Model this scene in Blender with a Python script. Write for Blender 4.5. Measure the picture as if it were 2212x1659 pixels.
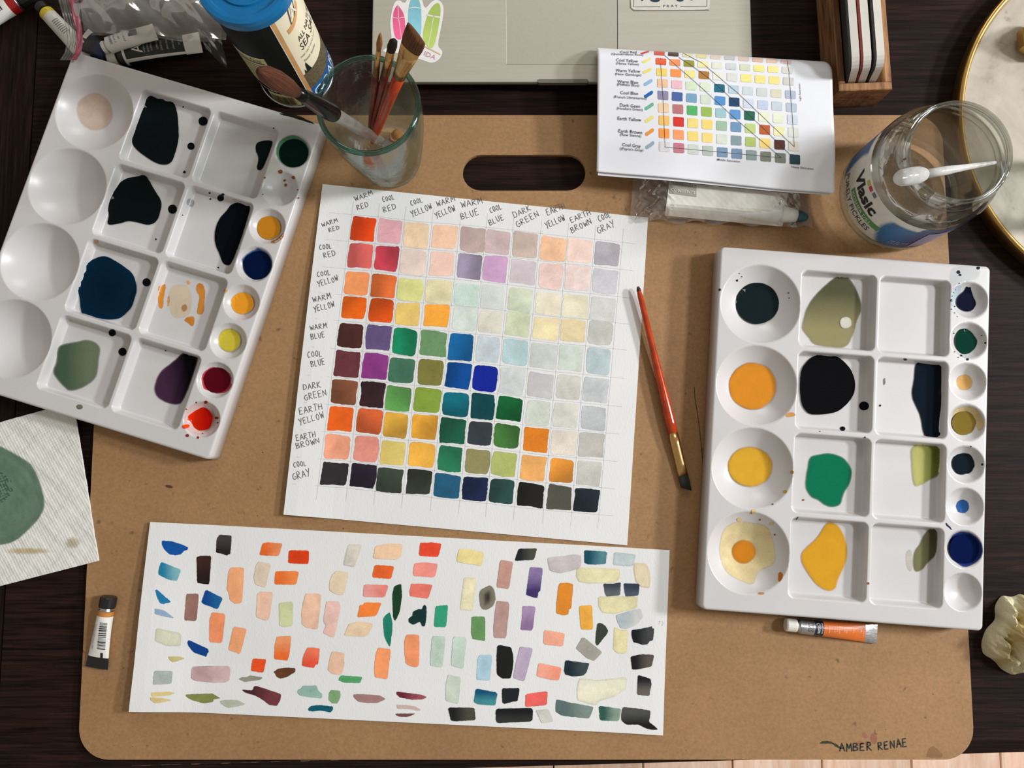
import bpy, math, random
import numpy as np
from mathutils.geometry import tessellate_polygon, delaunay_2d_cdt
from mathutils import Vector

random.seed(7)
RNG = np.random.default_rng(7)
for o in list(bpy.data.objects):
    bpy.data.objects.remove(o)
SC = bpy.context.scene
COL = SC.collection

# ------------------------------------------------------------------ camera
FPX, CX, CY = 1662.0, 1106.0, 829.5          # focal length in pixels of the 2212 x 1659 frame
TILT, CAMH = math.atan(0.09), 0.62
cam_d = bpy.data.cameras.new('camera')
cam_d.sensor_fit = 'HORIZONTAL'
cam_d.sensor_width = 36.0
cam_d.lens = 36.0 * FPX / 2212.0
cam_d.clip_start = 0.01
cam = bpy.data.objects.new('camera', cam_d)
cam.location = (0, 0, CAMH)
cam.rotation_euler = (TILT, 0, 0)
COL.objects.link(cam)
SC.camera = cam

# ------------------------------------------------------------------ light
world = bpy.data.worlds.new('room')
SC.world = world
world.use_nodes = True
bg = world.node_tree.nodes['Background']
bg.inputs['Color'].default_value = (1.0, 0.92, 0.81, 1)
bg.inputs['Strength'].default_value = 0.37


def window_light(name, loc, target, sx, sy, power, color):
    l = bpy.data.lights.new(name, 'AREA')
    l.shape = 'RECTANGLE'
    l.size, l.size_y = sx, sy
    l.energy = power
    l.color = color
    ob = bpy.data.objects.new(name, l)
    ob.location = loc
    d = Vector(target) - Vector(loc)
    ob.rotation_euler = d.to_track_quat('-Z', 'Y').to_euler()
    COL.objects.link(ob)
    return ob


window_light('window_daylight', (2.12, 0.34, 1.16), (0.0, 0.05, 0.0), 0.30, 0.16, 45.0, (0.95, 0.975, 1.0))
window_light('upper_window_daylight', (1.98, 0.34, 1.92), (0.0, 0.05, 0.0), 0.34, 0.26, 36.0, (0.95, 0.975, 1.0))
window_light('far_window_daylight', (0.35, 2.6, 1.5), (0.0, 0.1, 0.0), 0.9, 0.6, 14.0, (1.0, 0.98, 0.95))

SC.view_settings.view_transform = 'Standard'
SC.view_settings.look = 'None'
SC.view_settings.gamma = 1.0
SC.view_settings.exposure = -0.17
SC.view_settings.use_curve_mapping = False
SC.cycles.transparent_max_bounces = 24
SC.cycles.max_bounces = 10

# ------------------------------------------------------------------ picture point -> place in the room
_fw = np.array([0, math.sin(TILT), -math.cos(TILT)])
_dn = np.array([0, -math.cos(TILT), -math.sin(TILT)])


def P(px, py, z=0.0):
    px = np.asarray(px, float); py = np.asarray(py, float); z = np.asarray(z, float)
    u = (px - CX) / FPX; v = (py - CY) / FPX
    dx = u; dy = _fw[1] + _dn[1] * v; dz = _fw[2] + _dn[2] * v
    t = (z - CAMH) / dz
    return np.stack([dx * t, dy * t, CAMH + dz * t], -1)


def PH(px, py, hf, top=0.07):
    """first place where the line of sight through a picture point meets the surface z = hf(x, y)"""
    px = np.asarray(px, float); py = np.asarray(py, float)
    hi = np.full(px.shape, top); lo = np.zeros(px.shape); found = np.zeros(px.shape, bool)
    zs = np.linspace(top, 0.0, int(top / 0.00125) + 2)
    for a, b in zip(zs[:-1], zs[1:]):
        q = P(px, py, b)
        hit = (~found) & (b <= hf(q[..., 0], q[..., 1]))
        hi = np.where(hit, a, hi); lo = np.where(hit, b, lo); found |= hit
    for _ in range(14):
        m = (hi + lo) / 2
        q = P(px, py, m)
        below = m <= hf(q[..., 0], q[..., 1])
        lo = np.where(below, m, lo); hi = np.where(below, hi, m)
    return P(px, py, (hi + lo) / 2)


def lin(c, k=1.0):
    c = np.asarray(c, float) / 255.0
    return np.where(c <= 0.04045, c / 12.92, ((c + 0.055) / 1.055) ** 2.4) * k


# ------------------------------------------------------------------ materials
MATS = {}


def newmat(name):
    m = bpy.data.materials.new(name)
    m.use_nodes = True
    nt = m.node_tree
    return m, nt, nt.nodes, nt.links, nt.nodes['Principled BSDF']


def noise(nd, lk, coord, scale, detail=4, rough=0.55, stretch=None, dist=0.0):
    mp = nd.new('ShaderNodeMapping')
    mp.inputs['Scale'].default_value = stretch or (1, 1, 1)
    lk.new(coord, mp.inputs['Vector'])
    n = nd.new('ShaderNodeTexNoise')
    n.inputs['Scale'].default_value = scale
    n.inputs['Detail'].default_value = detail
    n.inputs['Roughness'].default_value = rough
    n.inputs['Distortion'].default_value = dist
    lk.new(mp.outputs[0], n.inputs['Vector'])
    return n.outputs[0]


def ramp(nd, lk, fac, stops):
    r = nd.new('ShaderNodeValToRGB')
    e = r.color_ramp.elements
    while len(e) < len(stops):
        e.new(0.5)
    for el, (p, c) in zip(e, stops):
        el.position = p
        el.color = (*c, 1) if len(c) == 3 else c
    lk.new(fac, r.inputs[0])
    return r.outputs[0]


def bump(nd, lk, h, strength, dist, b):
    bn = nd.new('ShaderNodeBump')
    bn.inputs['Strength'].default_value = strength
    bn.inputs['Distance'].default_value = dist
    lk.new(h, bn.inputs['Height'])
    lk.new(bn.outputs[0], b.inputs['Normal'])


def mixc(nd, lk, fac, a, b, mode='MIX'):
    m = nd.new('ShaderNodeMix')
    m.data_type = 'RGBA'
    m.blend_type = mode
    for sock, v in ((0, fac), (6, a), (7, b)):
        if hasattr(v, 'is_output'):
            lk.new(v, m.inputs[sock])
        elif sock == 0:
            m.inputs[0].default_value = v
        else:
            m.inputs[sock].default_value = (*v, 1)
    return m.outputs[2]


def mat(name, rgb, rough=0.5, metal=0.0, var=0.06, scale=60.0, bmp=0.0, spec=0.5, stretch=None):
    """plain surface: a base colour with a little procedural mottling"""
    if name in MATS:
        return MATS[name]
    m, nt, nd, lk, b = newmat(name)
    tc = nd.new('ShaderNodeTexCoord').outputs['Object']
    n = noise(nd, lk, tc, scale, 4, 0.55, stretch)
    c = lin(rgb)
    lo = tuple(np.clip(c * (1 - var * 2), 0, 1)); hi = tuple(np.clip(c * (1 + var * 2), 0, 1))
    lk.new(ramp(nd, lk, n, [(0.3, lo), (0.7, hi)]), b.inputs['Base Color'])
    b.inputs['Roughness'].default_value = rough
    b.inputs['Metallic'].default_value = metal
    b.inputs['Specular IOR Level'].default_value = spec
    if bmp:
        bump(nd, lk, n, bmp, 0.0006, b)
    MATS[name] = m
    return m


def attr_mat(name, rough, spec=0.3, grain=0.12, fine=900.0, blotch=70.0, alpha=False, bmp=0.0, coat=0.0):
    """paint or print: the colour of each piece is kept on its vertices, broken up by granulation"""
    m, nt, nd, lk, b = newmat(name)
    at = nd.new('ShaderNodeAttribute'); at.attribute_name = 'col'
    tc = nd.new('ShaderNodeTexCoord').outputs['Object']
    oi = nd.new('ShaderNodeObjectInfo')
    add = nd.new('ShaderNodeVectorMath'); add.operation = 'ADD'
    lk.new(tc, add.inputs[0]); lk.new(oi.outputs['Random'], add.inputs[1])
    n1 = noise(nd, lk, add.outputs[0], blotch, 5, 0.6, None, 0.6)
    n2 = noise(nd, lk, add.outputs[0], fine, 3, 0.7)
    g1 = ramp(nd, lk, n1, [(0.3, (1 - grain,) * 3), (0.7, (1 + grain,) * 3)])
    g2 = ramp(nd, lk, n2, [(0.3, (1 - grain * 0.6,) * 3), (0.7, (1 + grain * 0.6,) * 3)])
    c = mixc(nd, lk, 1.0, at.outputs['Color'], g1, 'MULTIPLY')
    c = mixc(nd, lk, 1.0, c, g2, 'MULTIPLY')
    lk.new(c, b.inputs['Base Color'])
    b.inputs['Roughness'].default_value = rough
    b.inputs['Specular IOR Level'].default_value = spec
    b.inputs['Coat Weight'].default_value = coat
    b.inputs['Coat Roughness'].default_value = 0.08
    if alpha:
        lk.new(at.outputs['Alpha'], b.inputs['Alpha'])
    if bmp:
        bump(nd, lk, n2, bmp, 0.0003, b)
    return m


M_WATER = attr_mat('dried_watercolour', 0.8, 0.2, 0.13, alpha=True, bmp=0.15)
M_WET = attr_mat('wet_paint', 0.12, 0.03, 0.05, alpha=True)
M_PRINT = attr_mat('printed_ink', 0.45, 0.4, 0.05, 1400, 200, alpha=True)
M_PENCIL = mat('pencil_graphite', (92, 90, 88), 0.6, 0, 0.15, 700)
M_PENLINE = mat('faint_pencil', (196, 196, 196), 0.7, 0, 0.08, 400)
M_BLACKINK = mat('black_ink', (26, 26, 30), 0.5, 0, 0.1, 300)
M_WHITEINK = mat('white_ink', (232, 230, 224), 0.5, 0, 0.03, 300)


def paper_mat(name, rgb, fine=700, amp=0.35, rough=0.85):
    m, nt, nd, lk, b = newmat(name)
    tc = nd.new('ShaderNodeTexCoord').outputs['Object']
    c = lin(rgb)
    n1 = noise(nd, lk, tc, 14, 4)
    lk.new(ramp(nd, lk, n1, [(0.3, tuple(c * 0.97)), (0.7, tuple(np.clip(c * 1.02, 0, 1)))]), b.inputs['Base Color'])
    n2 = noise(nd, lk, tc, fine, 4, 0.6, (1.6, 0.7, 1))
    bump(nd, lk, n2, amp, 0.0003, b)
    b.inputs['Roughness'].default_value = rough
    b.inputs['Specular IOR Level'].default_value = 0.2
    return m


def wood_mat(name, dark, light, axis, scale=30.0, rough=0.4, ratio=14.0, gap=0.45, fine=3.0, spec=0.22):
    m, nt, nd, lk, b = newmat(name)
    tc = nd.new('ShaderNodeTexCoord').outputs['Object']
    st = [1.0, 1.0, 1.0]; st[axis] = 1.0 / ratio
    n1 = noise(nd, lk, tc, scale, 6, 0.65, tuple(st), 0.4)
    n2 = noise(nd, lk, tc, scale * fine, 4, 0.6, tuple(st))
    st2 = [1.0, 1.0, 1.0]; st2[axis] = 0.25
    n3 = noise(nd, lk, tc, 6, 3, 0.5, tuple(st2))
    a = nd.new('ShaderNodeMath'); a.operation = 'MULTIPLY'
    lk.new(n1, a.inputs[0]); lk.new(n2, a.inputs[1])
    d, l = lin(dark), lin(light)
    c = ramp(nd, lk, a.outputs[0], [(0.12, tuple(d)), (gap, tuple(l))])
    c = mixc(nd, lk, 1.0, c, ramp(nd, lk, n3, [(0.3, (0.72,) * 3), (0.7, (1.25,) * 3)]), 'MULTIPLY')
    lk.new(c, b.inputs['Base Color'])
    b.inputs['Roughness'].default_value = rough
    b.inputs['Specular IOR Level'].default_value = spec
    bump(nd, lk, n2, 0.25, 0.0006, b)
    return m


def hardboard_mat():
    m, nt, nd, lk, b = newmat('hardboard')
    tc = nd.new('ShaderNodeTexCoord').outputs['Object']
    base = lin((158, 121, 83))
    n1 = noise(nd, lk, tc, 9, 5, 0.6)
    n2 = noise(nd, lk, tc, 420, 3, 0.7)
    n3 = noise(nd, lk, tc, 130, 2, 0.5)
    c = ramp(nd, lk, n1, [(0.3, tuple(base * 0.9)), (0.7, tuple(base * 1.1))])
    c = mixc(nd, lk, 1.0, c, ramp(nd, lk, n2, [(0.3, (0.86,) * 3), (0.7, (1.12,) * 3)]), 'MULTIPLY')
    c = mixc(nd, lk, 1.0, c, ramp(nd, lk, n3, [(0.22, (0.55,) * 3), (0.3, (1, 1, 1))]), 'MULTIPLY')
    lk.new(c, b.inputs['Base Color'])
    b.inputs['Roughness'].default_value = 0.6
    b.inputs['Specular IOR Level'].default_value = 0.3
    bump(nd, lk, n2, 0.12, 0.0003, b)
    return m


def marble_mat():
    m, nt, nd, lk, b = newmat('marble')
    tc = nd.new('ShaderNodeTexCoord').outputs['Object']
    n1 = noise(nd, lk, tc, 22, 6, 0.65, None, 1.2)
    n2 = noise(nd, lk, tc, 60, 4, 0.6, None, 0.5)
    c = ramp(nd, lk, n1, [(0.25, tuple(lin((150, 140, 126)))), (0.42, tuple(lin((180, 171, 156)))), (0.7, tuple(lin((198, 190, 176))))])
    c = mixc(nd, lk, 1.0, c, ramp(nd, lk, n2, [(0.24, (0.55, 0.53, 0.5)), (0.34, (1, 1, 1))]), 'MULTIPLY')
    lk.new(c, b.inputs['Base Color'])
    b.inputs['Roughness'].default_value = 0.25
    return m


def thin_glass(name, tint, edge, haze=0.0, bmp=0.0, scale=80.0, gloss=0.06, base=0.05, gain=0.9):
    """thin clear wall: light goes straight through, the surface reflects by its Fresnel term"""
    m = bpy.data.materials.new(name); m.use_nodes = True
    nt = m.node_tree; nd = nt.nodes; lk = nt.links
    nd.remove(nd['Principled BSDF'])
    out = nd['Material Output']
    lw = nd.new('ShaderNodeLayerWeight'); lw.inputs['Blend'].default_value = 0.35
    tr = nd.new('ShaderNodeBsdfTransparent')
    lk.new(mixc(nd, lk, lw.outputs['Facing'], tint, edge), tr.inputs['Color'])
    gl = nd.new('ShaderNodeBsdfGlossy'); gl.inputs['Roughness'].default_value = gloss
    tc = nd.new('ShaderNodeTexCoord').outputs['Object']
    n = noise(nd, lk, tc, scale, 4, 0.55)
    if bmp:
        bn = nd.new('ShaderNodeBump'); bn.inputs['Strength'].default_value = bmp; bn.inputs['Distance'].default_value = 0.002
        lk.new(n, bn.inputs['Height']); lk.new(bn.outputs[0], gl.inputs['Normal']); lk.new(bn.outputs[0], lw.inputs['Normal'])
    ma = nd.new('ShaderNodeMath'); ma.operation = 'MULTIPLY_ADD'; ma.use_clamp = True
    lk.new(lw.outputs['Fresnel'], ma.inputs[0]); ma.inputs[1].default_value = gain; ma.inputs[2].default_value = base
    mx = nd.new('ShaderNodeMixShader')
    lk.new(ma.outputs[0], mx.inputs[0]); lk.new(tr.outputs[0], mx.inputs[1]); lk.new(gl.outputs[0], mx.inputs[2])
    res = mx.outputs[0]
    if haze:
        df = nd.new('ShaderNodeBsdfDiffuse'); df.inputs['Color'].default_value = (0.8, 0.79, 0.76, 1)
        h = nd.new('ShaderNodeMath'); h.operation = 'MULTIPLY'; h.inputs[1].default_value = haze * 2
        lk.new(n, h.inputs[0])
        m2 = nd.new('ShaderNodeMixShader')
        lk.new(h.outputs[0], m2.inputs[0]); lk.new(res, m2.inputs[1]); lk.new(df.outputs[0], m2.inputs[2])
        res = m2.outputs[0]
    lk.new(res, out.inputs['Surface'])
    return m


def bristle_mat(name, a, b_, ratio=20):
    m, nt, nd, lk, b = newmat(name)
    at = nd.new('ShaderNodeAttribute'); at.attribute_name = 'col'
    tc = nd.new('ShaderNodeTexCoord').outputs['UV']
    n = noise(nd, lk, tc, 14, 4, 0.65, (1, 0.04, 1))
    c = ramp(nd, lk, n, [(0.3, tuple(lin(a))), (0.7, tuple(lin(b_)))])
    lk.new(c, b.inputs['Base Color'])
    b.inputs['Roughness'].default_value = 0.6
    b.inputs['Specular IOR Level'].default_value = 0.25
    bump(nd, lk, n, 0.6, 0.0008, b)
    return m


M_TABLE = wood_mat('espresso_wood', (7, 4, 3), (45, 28, 23), 0, 260, 0.62, 22, 0.36, 2.2, 0.10)
M_TABLE_END = wood_mat('espresso_wood_end', (7, 4, 3), (45, 28, 23), 1, 260, 0.62, 22, 0.36, 2.2, 0.10)
M_FLOOR = wood_mat('pale_floor_wood', (226, 180, 150), (250, 222, 200), 1, 40, 0.5, 8, 0.4)
M_BOXWOOD = wood_mat('acacia_wood', (100, 66, 42), (196, 146, 102), 1, 90, 0.5, 9, 0.42)
M_BOARD = hardboard_mat()
M_MARBLE = marble_mat()
M_PAPER = paper_mat('watercolour_paper', (230, 230, 229), 520, 0.5)
M_SHEET = paper_mat('copier_paper', (232, 233, 238), 900, 0.08, 0.5)
M_PLASTIC = mat('white_plastic', (203, 200, 199), 0.3, 0, 0.012, 25, 0, 0.5)
M_ALU = mat('brushed_aluminium', (198, 194, 180), 0.45, 0.55, 0.02, 500, 0.05, 0.5, (0.05, 1, 1))
M_BRASS = mat('brass', (188, 152, 92), 0.35, 1.0, 0.05, 60)
M_GOLD = mat('gold_ferrule', (214, 172, 112), 0.25, 1.0, 0.04, 200)
M_SILVER = mat('crimped_foil', (200, 200, 202), 0.3, 1.0, 0.06, 400, 0.3)
M_RED = mat('red_lacquer', (176, 58, 18), 0.15, 0, 0.14, 120, 0, 0.5, (1, 1, 0.2))
M_DARKRED = mat('mahogany_lacquer', (104, 34, 22), 0.2, 0, 0.14, 120)
M_BLACK = mat('black_plastic', (10, 10, 11), 0.22, 0, 0.05, 100, 0, 0.25)
M_GLASS = thin_glass('clear_glass', (0.985, 0.99, 0.985), (0.80, 0.86, 0.83), 0.0, 0.0, 80, 0.04, 0.0, 0.6)
M_GLASS_W = thin_glass('seeded_glass', (0.985, 0.993, 0.99), (0.72, 0.84, 0.80), 0.012, 0.35, 90, 0.05, 0.0, 0.55)
M_JAR = thin_glass('jar_glass', (0.985, 0.985, 0.975), (0.74, 0.76, 0.70), 0.0, 0.08, 60, 0.04, 0.0, 0.55)
M_RIM = thin_glass('green_glass_rim', (0.45, 0.72, 0.64), (0.03, 0.22, 0.18), 0.0, 0.0, 80, 0.05, 0.03, 0.7)
M_WATERS = thin_glass('still_water', (0.98, 0.98, 0.96), (0.9, 0.9, 0.86), 0.0, 0.03, 30, 0.02, 0.0, 0.6)
M_FILM = thin_glass('plastic_film', (0.90, 0.885, 0.86), (0.62, 0.60, 0.57), 0.06, 0.15, 30, 0.12, 0.02, 0.6)
M_FILM2 = thin_glass('thin_film', (0.94, 0.93, 0.91), (0.7, 0.69, 0.67), 0.14, 0.2, 40, 0.13, 0.02, 0.6)
M_ACRYL = thin_glass('acrylic_handle', (0.95, 0.955, 0.95), (0.70, 0.73, 0.71), 0.13, 0.0, 30, 0.08, 0.03, 0.7)
M_POLY = thin_glass('milky_polythene', (0.85, 0.88, 0.87), (0.6, 0.65, 0.64), 0.62, 0.0, 40, 0.12, 0.04, 0.7)


# ------------------------------------------------------------------ object helpers
ORG = {}


def put(name, V, F, m, parent=None, org=None, smooth=False, cols=None, kind=None, uv=None, label=None):
    V = np.asarray(V, float).reshape(-1, 3)
    if parent is not None:
        o0 = ORG[parent.name]
    else:
        o0 = np.asarray(org if org is not None else (0, 0, 0), float)
    me = bpy.data.meshes.new(name)
    me.from_pydata((V - o0).tolist(), [], [list(map(int, f)) for f in F])
    if cols is not None:
        c = np.asarray(cols, float)
        if c.shape[1] == 3:
            c = np.c_[c, np.ones(len(c))]
        ca = me.color_attributes.new('col', 'FLOAT_COLOR', 'POINT')
        ca.data.foreach_set('color', c.astype(np.float32).ravel())
    if uv is not None:
        ul = me.uv_layers.new(name='UVMap')
        vi = np.zeros(len(me.loops), int)
        me.loops.foreach_get('vertex_index', vi)
        ul.data.foreach_set('uv', np.asarray(uv, np.float32)[vi].ravel())
    if smooth:
        me.polygons.foreach_set('use_smooth', [True] * len(me.polygons))
    me.materials.append(m)
    me.update()
    ob = bpy.data.objects.new(name, me)
    COL.objects.link(ob)
    if parent is not None:
        ob.parent = parent
    else:
        ob.location = o0
    ORG[ob.name] = o0
    if kind:
        ob['kind'] = kind
    if label:
        ob['label'] = label
    return ob


def thing(name, label, cat, loc, group=None):
    e = bpy.data.objects.new(name, None)
    e.empty_display_size = 0.02
    e.location = loc
    COL.objects.link(e)
    ORG[e.name] = np.asarray(loc, float)
    e['label'] = label
    e['category'] = cat
    if group:
        e['group'] = group
    return e


def tag(o, label, cat, group=None):
    o['label'] = label; o['category'] = cat
    if group:
        o['group'] = group
    return o


def box(x0, x1, y0, y1, z0, z1):
    V = [(x, y, z) for z in (z0, z1) for x, y in ((x0, y0), (x1, y0), (x1, y1), (x0, y1))]
    F = [(0, 3, 2, 1), (4, 5, 6, 7), (0, 1, 5, 4), (1, 2, 6, 5), (2, 3, 7, 6), (3, 0, 4, 7)]
    return np.array(V, float), F


def bbox(x0, x1, y0, y1, z0, z1, b):
    """box with a chamfered top edge"""
    V = [(x0, y0, z0), (x1, y0, z0), (x1, y1, z0), (x0, y1, z0), (x0, y0, z1 - b), (x1, y0, z1 - b), (x1, y1, z1 - b), (x0, y1, z1 - b),
         (x0 + b, y0 + b, z1), (x1 - b, y0 + b, z1), (x1 - b, y1 - b, z1), (x0 + b, y1 - b, z1)]
    F = [(0, 3, 2, 1), (8, 9, 10, 11)]
    for k in (0, 4):
        F += [(k + i, k + (i + 1) % 4, k + 4 + (i + 1) % 4, k + 4 + i) for i in range(4)]
    return np.array(V, float), F


def xf(V, ang=0.0, loc=(0, 0, 0), ax='z'):
    c, s = math.cos(ang), math.sin(ang)
    R = {'z': np.array([[c, -s, 0], [s, c, 0], [0, 0, 1]]), 'x': np.array([[1, 0, 0], [0, c, -s], [0, s, c]]), 'y': np.array([[c, 0, s], [0, 1, 0], [-s, 0, c]])}[ax]
    return np.asarray(V) @ R.T + np.asarray(loc)


def prism(loops, z0, z1):
    """vertical prism over a polygon with holes (loops of 2-D points)"""
    pts = [p for l in loops for p in l]
    n = len(pts)
    tri = tessellate_polygon([[Vector((p[0], p[1], 0)) for p in l] for l in loops])
    V = [(p[0], p[1], z1) for p in pts] + [(p[0], p[1], z0) for p in pts]
    F = []
    for t in tri:
        a, b, c = (np.array(pts[i]) for i in t)
        t = tuple(t) if (b[0] - a[0]) * (c[1] - a[1]) - (b[1] - a[1]) * (c[0] - a[0]) > 0 else tuple(t)[::-1]
        F.append(t); F.append(tuple(i + n for i in t[::-1]))
    k = 0
    for l in loops:
        m = len(l)
        F += [(k + i, k + i + n, k + (i + 1) % m + n, k + (i + 1) % m) for i in range(m)]
        k += m
    return np.array(V, float), F


def rrect(x0, x1, y0, y1, r, n=8):
    out = []
    for cx, cy, a in ((x1 - r, y0 + r, -90), (x1 - r, y1 - r, 0), (x0 + r, y1 - r, 90), (x0 + r, y0 + r, 180)):
        out += [(cx + r * math.cos(math.radians(a + 90 * i / n)), cy + r * math.sin(math.radians(a + 90 * i / n))) for i in range(n + 1)]
    return out


def frame(axis):
    a = np.asarray(axis, float); a = a / np.linalg.norm(a)
    t = np.array([0, 0, 1.0]) if abs(a[2]) < 0.9 else np.array([1.0, 0, 0])
    e1 = np.cross(t, a); e1 /= np.linalg.norm(e1)
    return a, e1, np.cross(a, e1)


def lathe(prof, p0=(0, 0, 0), axis=(0, 0, 1), n=48, flat=1.0, fa=0.0, caps=True):
    """surface of revolution; prof = (radius, distance along the axis); flat squeezes one direction"""
    a, e1, e2 = frame(axis)
    if fa:
        e1, e2 = e1 * math.cos(fa) + e2 * math.sin(fa), -e1 * math.sin(fa) + e2 * math.cos(fa)
    p0 = np.asarray(p0, float)
    V = []; F = []; UV = []
    for j, (r, t) in enumerate(prof):
        for i in range(n):
            w = 2 * math.pi * i / n
            V.append(p0 + a * t + e1 * r * math.cos(w) + e2 * r * flat * math.sin(w)); UV.append((i / n, t))
    for j in range(len(prof) - 1):
        for i in range(n):
            k = (i + 1) % n
            F.append((j * n + i, j * n + k, (j + 1) * n + k, (j + 1) * n + i))
    if caps and prof[0][0] > 1e-9:
        F.append(tuple(range(n))[::-1])
    if caps and prof[-1][0] > 1e-9:
        F.append(tuple((len(prof) - 1) * n + i for i in range(n)))
    return np.array(V), F, np.array(UV)


def loft(secs, n=24, cap=True):
    """secs: centre, side vector * half width, up vector * half height, exponent"""
    V = []; F = []
    for c, s, u, e in secs:
        for i in range(n):
            w = 2 * math.pi * i / n
            cw, sw = math.cos(w), math.sin(w)
            V.append(np.asarray(c) + np.asarray(s) * math.copysign(abs(cw) ** e, cw) + np.asarray(u) * math.copysign(abs(sw) ** e, sw))
    for j in range(len(secs) - 1):
        F += [(j * n + i, j * n + (i + 1) % n, (j + 1) * n + (i + 1) % n, (j + 1) * n + i) for i in range(n)]
    if cap:
        F.append(tuple(range(n))[::-1]); F.append(tuple((len(secs) - 1) * n + i for i in range(n)))
    return np.array(V), F


def sweep(pts, r, n=10):
    pts = np.asarray(pts, float)
    rs = np.full(len(pts), r) if np.isscalar(r) else np.asarray(r)
    V = []; F = []
    for j, p in enumerate(pts):
        d = pts[min(j + 1, len(pts) - 1)] - pts[max(j - 1, 0)]
        a, e1, e2 = frame(d)
        V += [p + rs[j] * (e1 * math.cos(2 * math.pi * i / n) + e2 * math.sin(2 * math.pi * i / n)) for i in range(n)]
    for j in range(len(pts) - 1):
        F += [(j * n + i, j * n + (i + 1) % n, (j + 1) * n + (i + 1) % n, (j + 1) * n + i) for i in range(n)]
    F.append(tuple(range(n))[::-1]); F.append(tuple((len(pts) - 1) * n + i for i in range(n)))
    return np.array(V), F


def gridsurf(fn, nu, nv):
    u, v = np.meshgrid(np.linspace(0, 1, nu), np.linspace(0, 1, nv))
    V = fn(u.ravel(), v.ravel())
    F = [(j * nu + i, j * nu + i + 1, (j + 1) * nu + i + 1, (j + 1) * nu + i) for j in range(nv - 1) for i in range(nu - 1)]
    return np.asarray(V), F


def solid_sheet(fn, nu, nv, th):
    """a sheet of real thickness th below the surface fn(u, v)"""
    V, F = gridsurf(fn, nu, nv)
    n = len(V)
    V2 = V.copy(); V2[:, 2] -= th
    G = [tuple(i + n for i in f[::-1]) for f in F]
    rim = list(range(nu)) + [j * nu + nu - 1 for j in range(1, nv)] + list(range(nu * nv - 2, nu * (nv - 1) - 1, -1)) + [j * nu for j in range(nv - 2, 0, -1)]
    S = [(rim[i], rim[i] + n, rim[(i + 1) % len(rim)] + n, rim[(i + 1) % len(rim)]) for i in range(len(rim))]
    return np.r_[V, V2], F + G + S


def join(parts):
    V = []; F = []; k = 0
    for v, f in parts:
        V.append(np.asarray(v)); F += [tuple(i + k for i in q) for q in f]; k += len(v)
    return np.concatenate(V), F


def smooth_loop(p, it=2, n=44, keep=0.5):
    p = np.asarray(p, float)
    for _ in range(it):
        q = np.roll(p, -1, 0)
        w = 0.25 * keep * 2 if _ == 0 else 0.25
        w = min(w, 0.25)
        p = np.stack([p * (1 - w) + q * w, p * w + q * (1 - w)], 1).reshape(-1, 2)
    q = np.r_[p, p[:1]]
    s = np.r_[0, np.cumsum(np.hypot(*np.diff(q, axis=0).T))]
    t = np.linspace(0, s[-1], n, endpoint=False)
    return np.c_[np.interp(t, s, q[:, 0]), np.interp(t, s, q[:, 1])]


def area2(p):
    x, y = p[:, 0], p[:, 1]
    return np.sum(x * np.roll(y, -1) - np.roll(x, -1) * y) / 2


def inset(p, d):
    if area2(p) < 0:
        sgn = -1
    else:
        sgn = 1
    t = np.roll(p, -1, 0) - np.roll(p, 1, 0)
    t = t / (np.hypot(t[:, 0], t[:, 1])[:, None] + 1e-9)
    nrm = np.c_[-t[:, 1], t[:, 0]] * sgn
    return p + nrm * d


def star(p, c):
    a = p - c; b = np.roll(p, -1, 0) - c
    cr = a[:, 0] * b[:, 1] - a[:, 1] * b[:, 0]
    return (cr > 0).all() or (cr < 0).all()


def inside(pts, loop):
    x, y = pts[:, 0][:, None], pts[:, 1][:, None]
    x0, y0 = loop[:, 0][None], loop[:, 1][None]
    x1, y1 = np.roll(loop[:, 0], -1)[None], np.roll(loop[:, 1], -1)[None]
    c = ((y0 > y) != (y1 > y)) & (x < (x1 - x0) * (y - y0) / (y1 - y0 + 1e-12) + x0)
    return c.sum(1) % 2 == 1


def dist_to(pts, loop):
    a = loop[None]; b = np.roll(loop, -1, 0)[None]; q = pts[:, None]
    ab = b - a
    t = np.clip(((q - a) * ab).sum(-1) / ((ab ** 2).sum(-1) + 1e-12), 0, 1)
    return np.sqrt((((a + ab * t[..., None]) - q) ** 2).sum(-1)).min(1)


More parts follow.
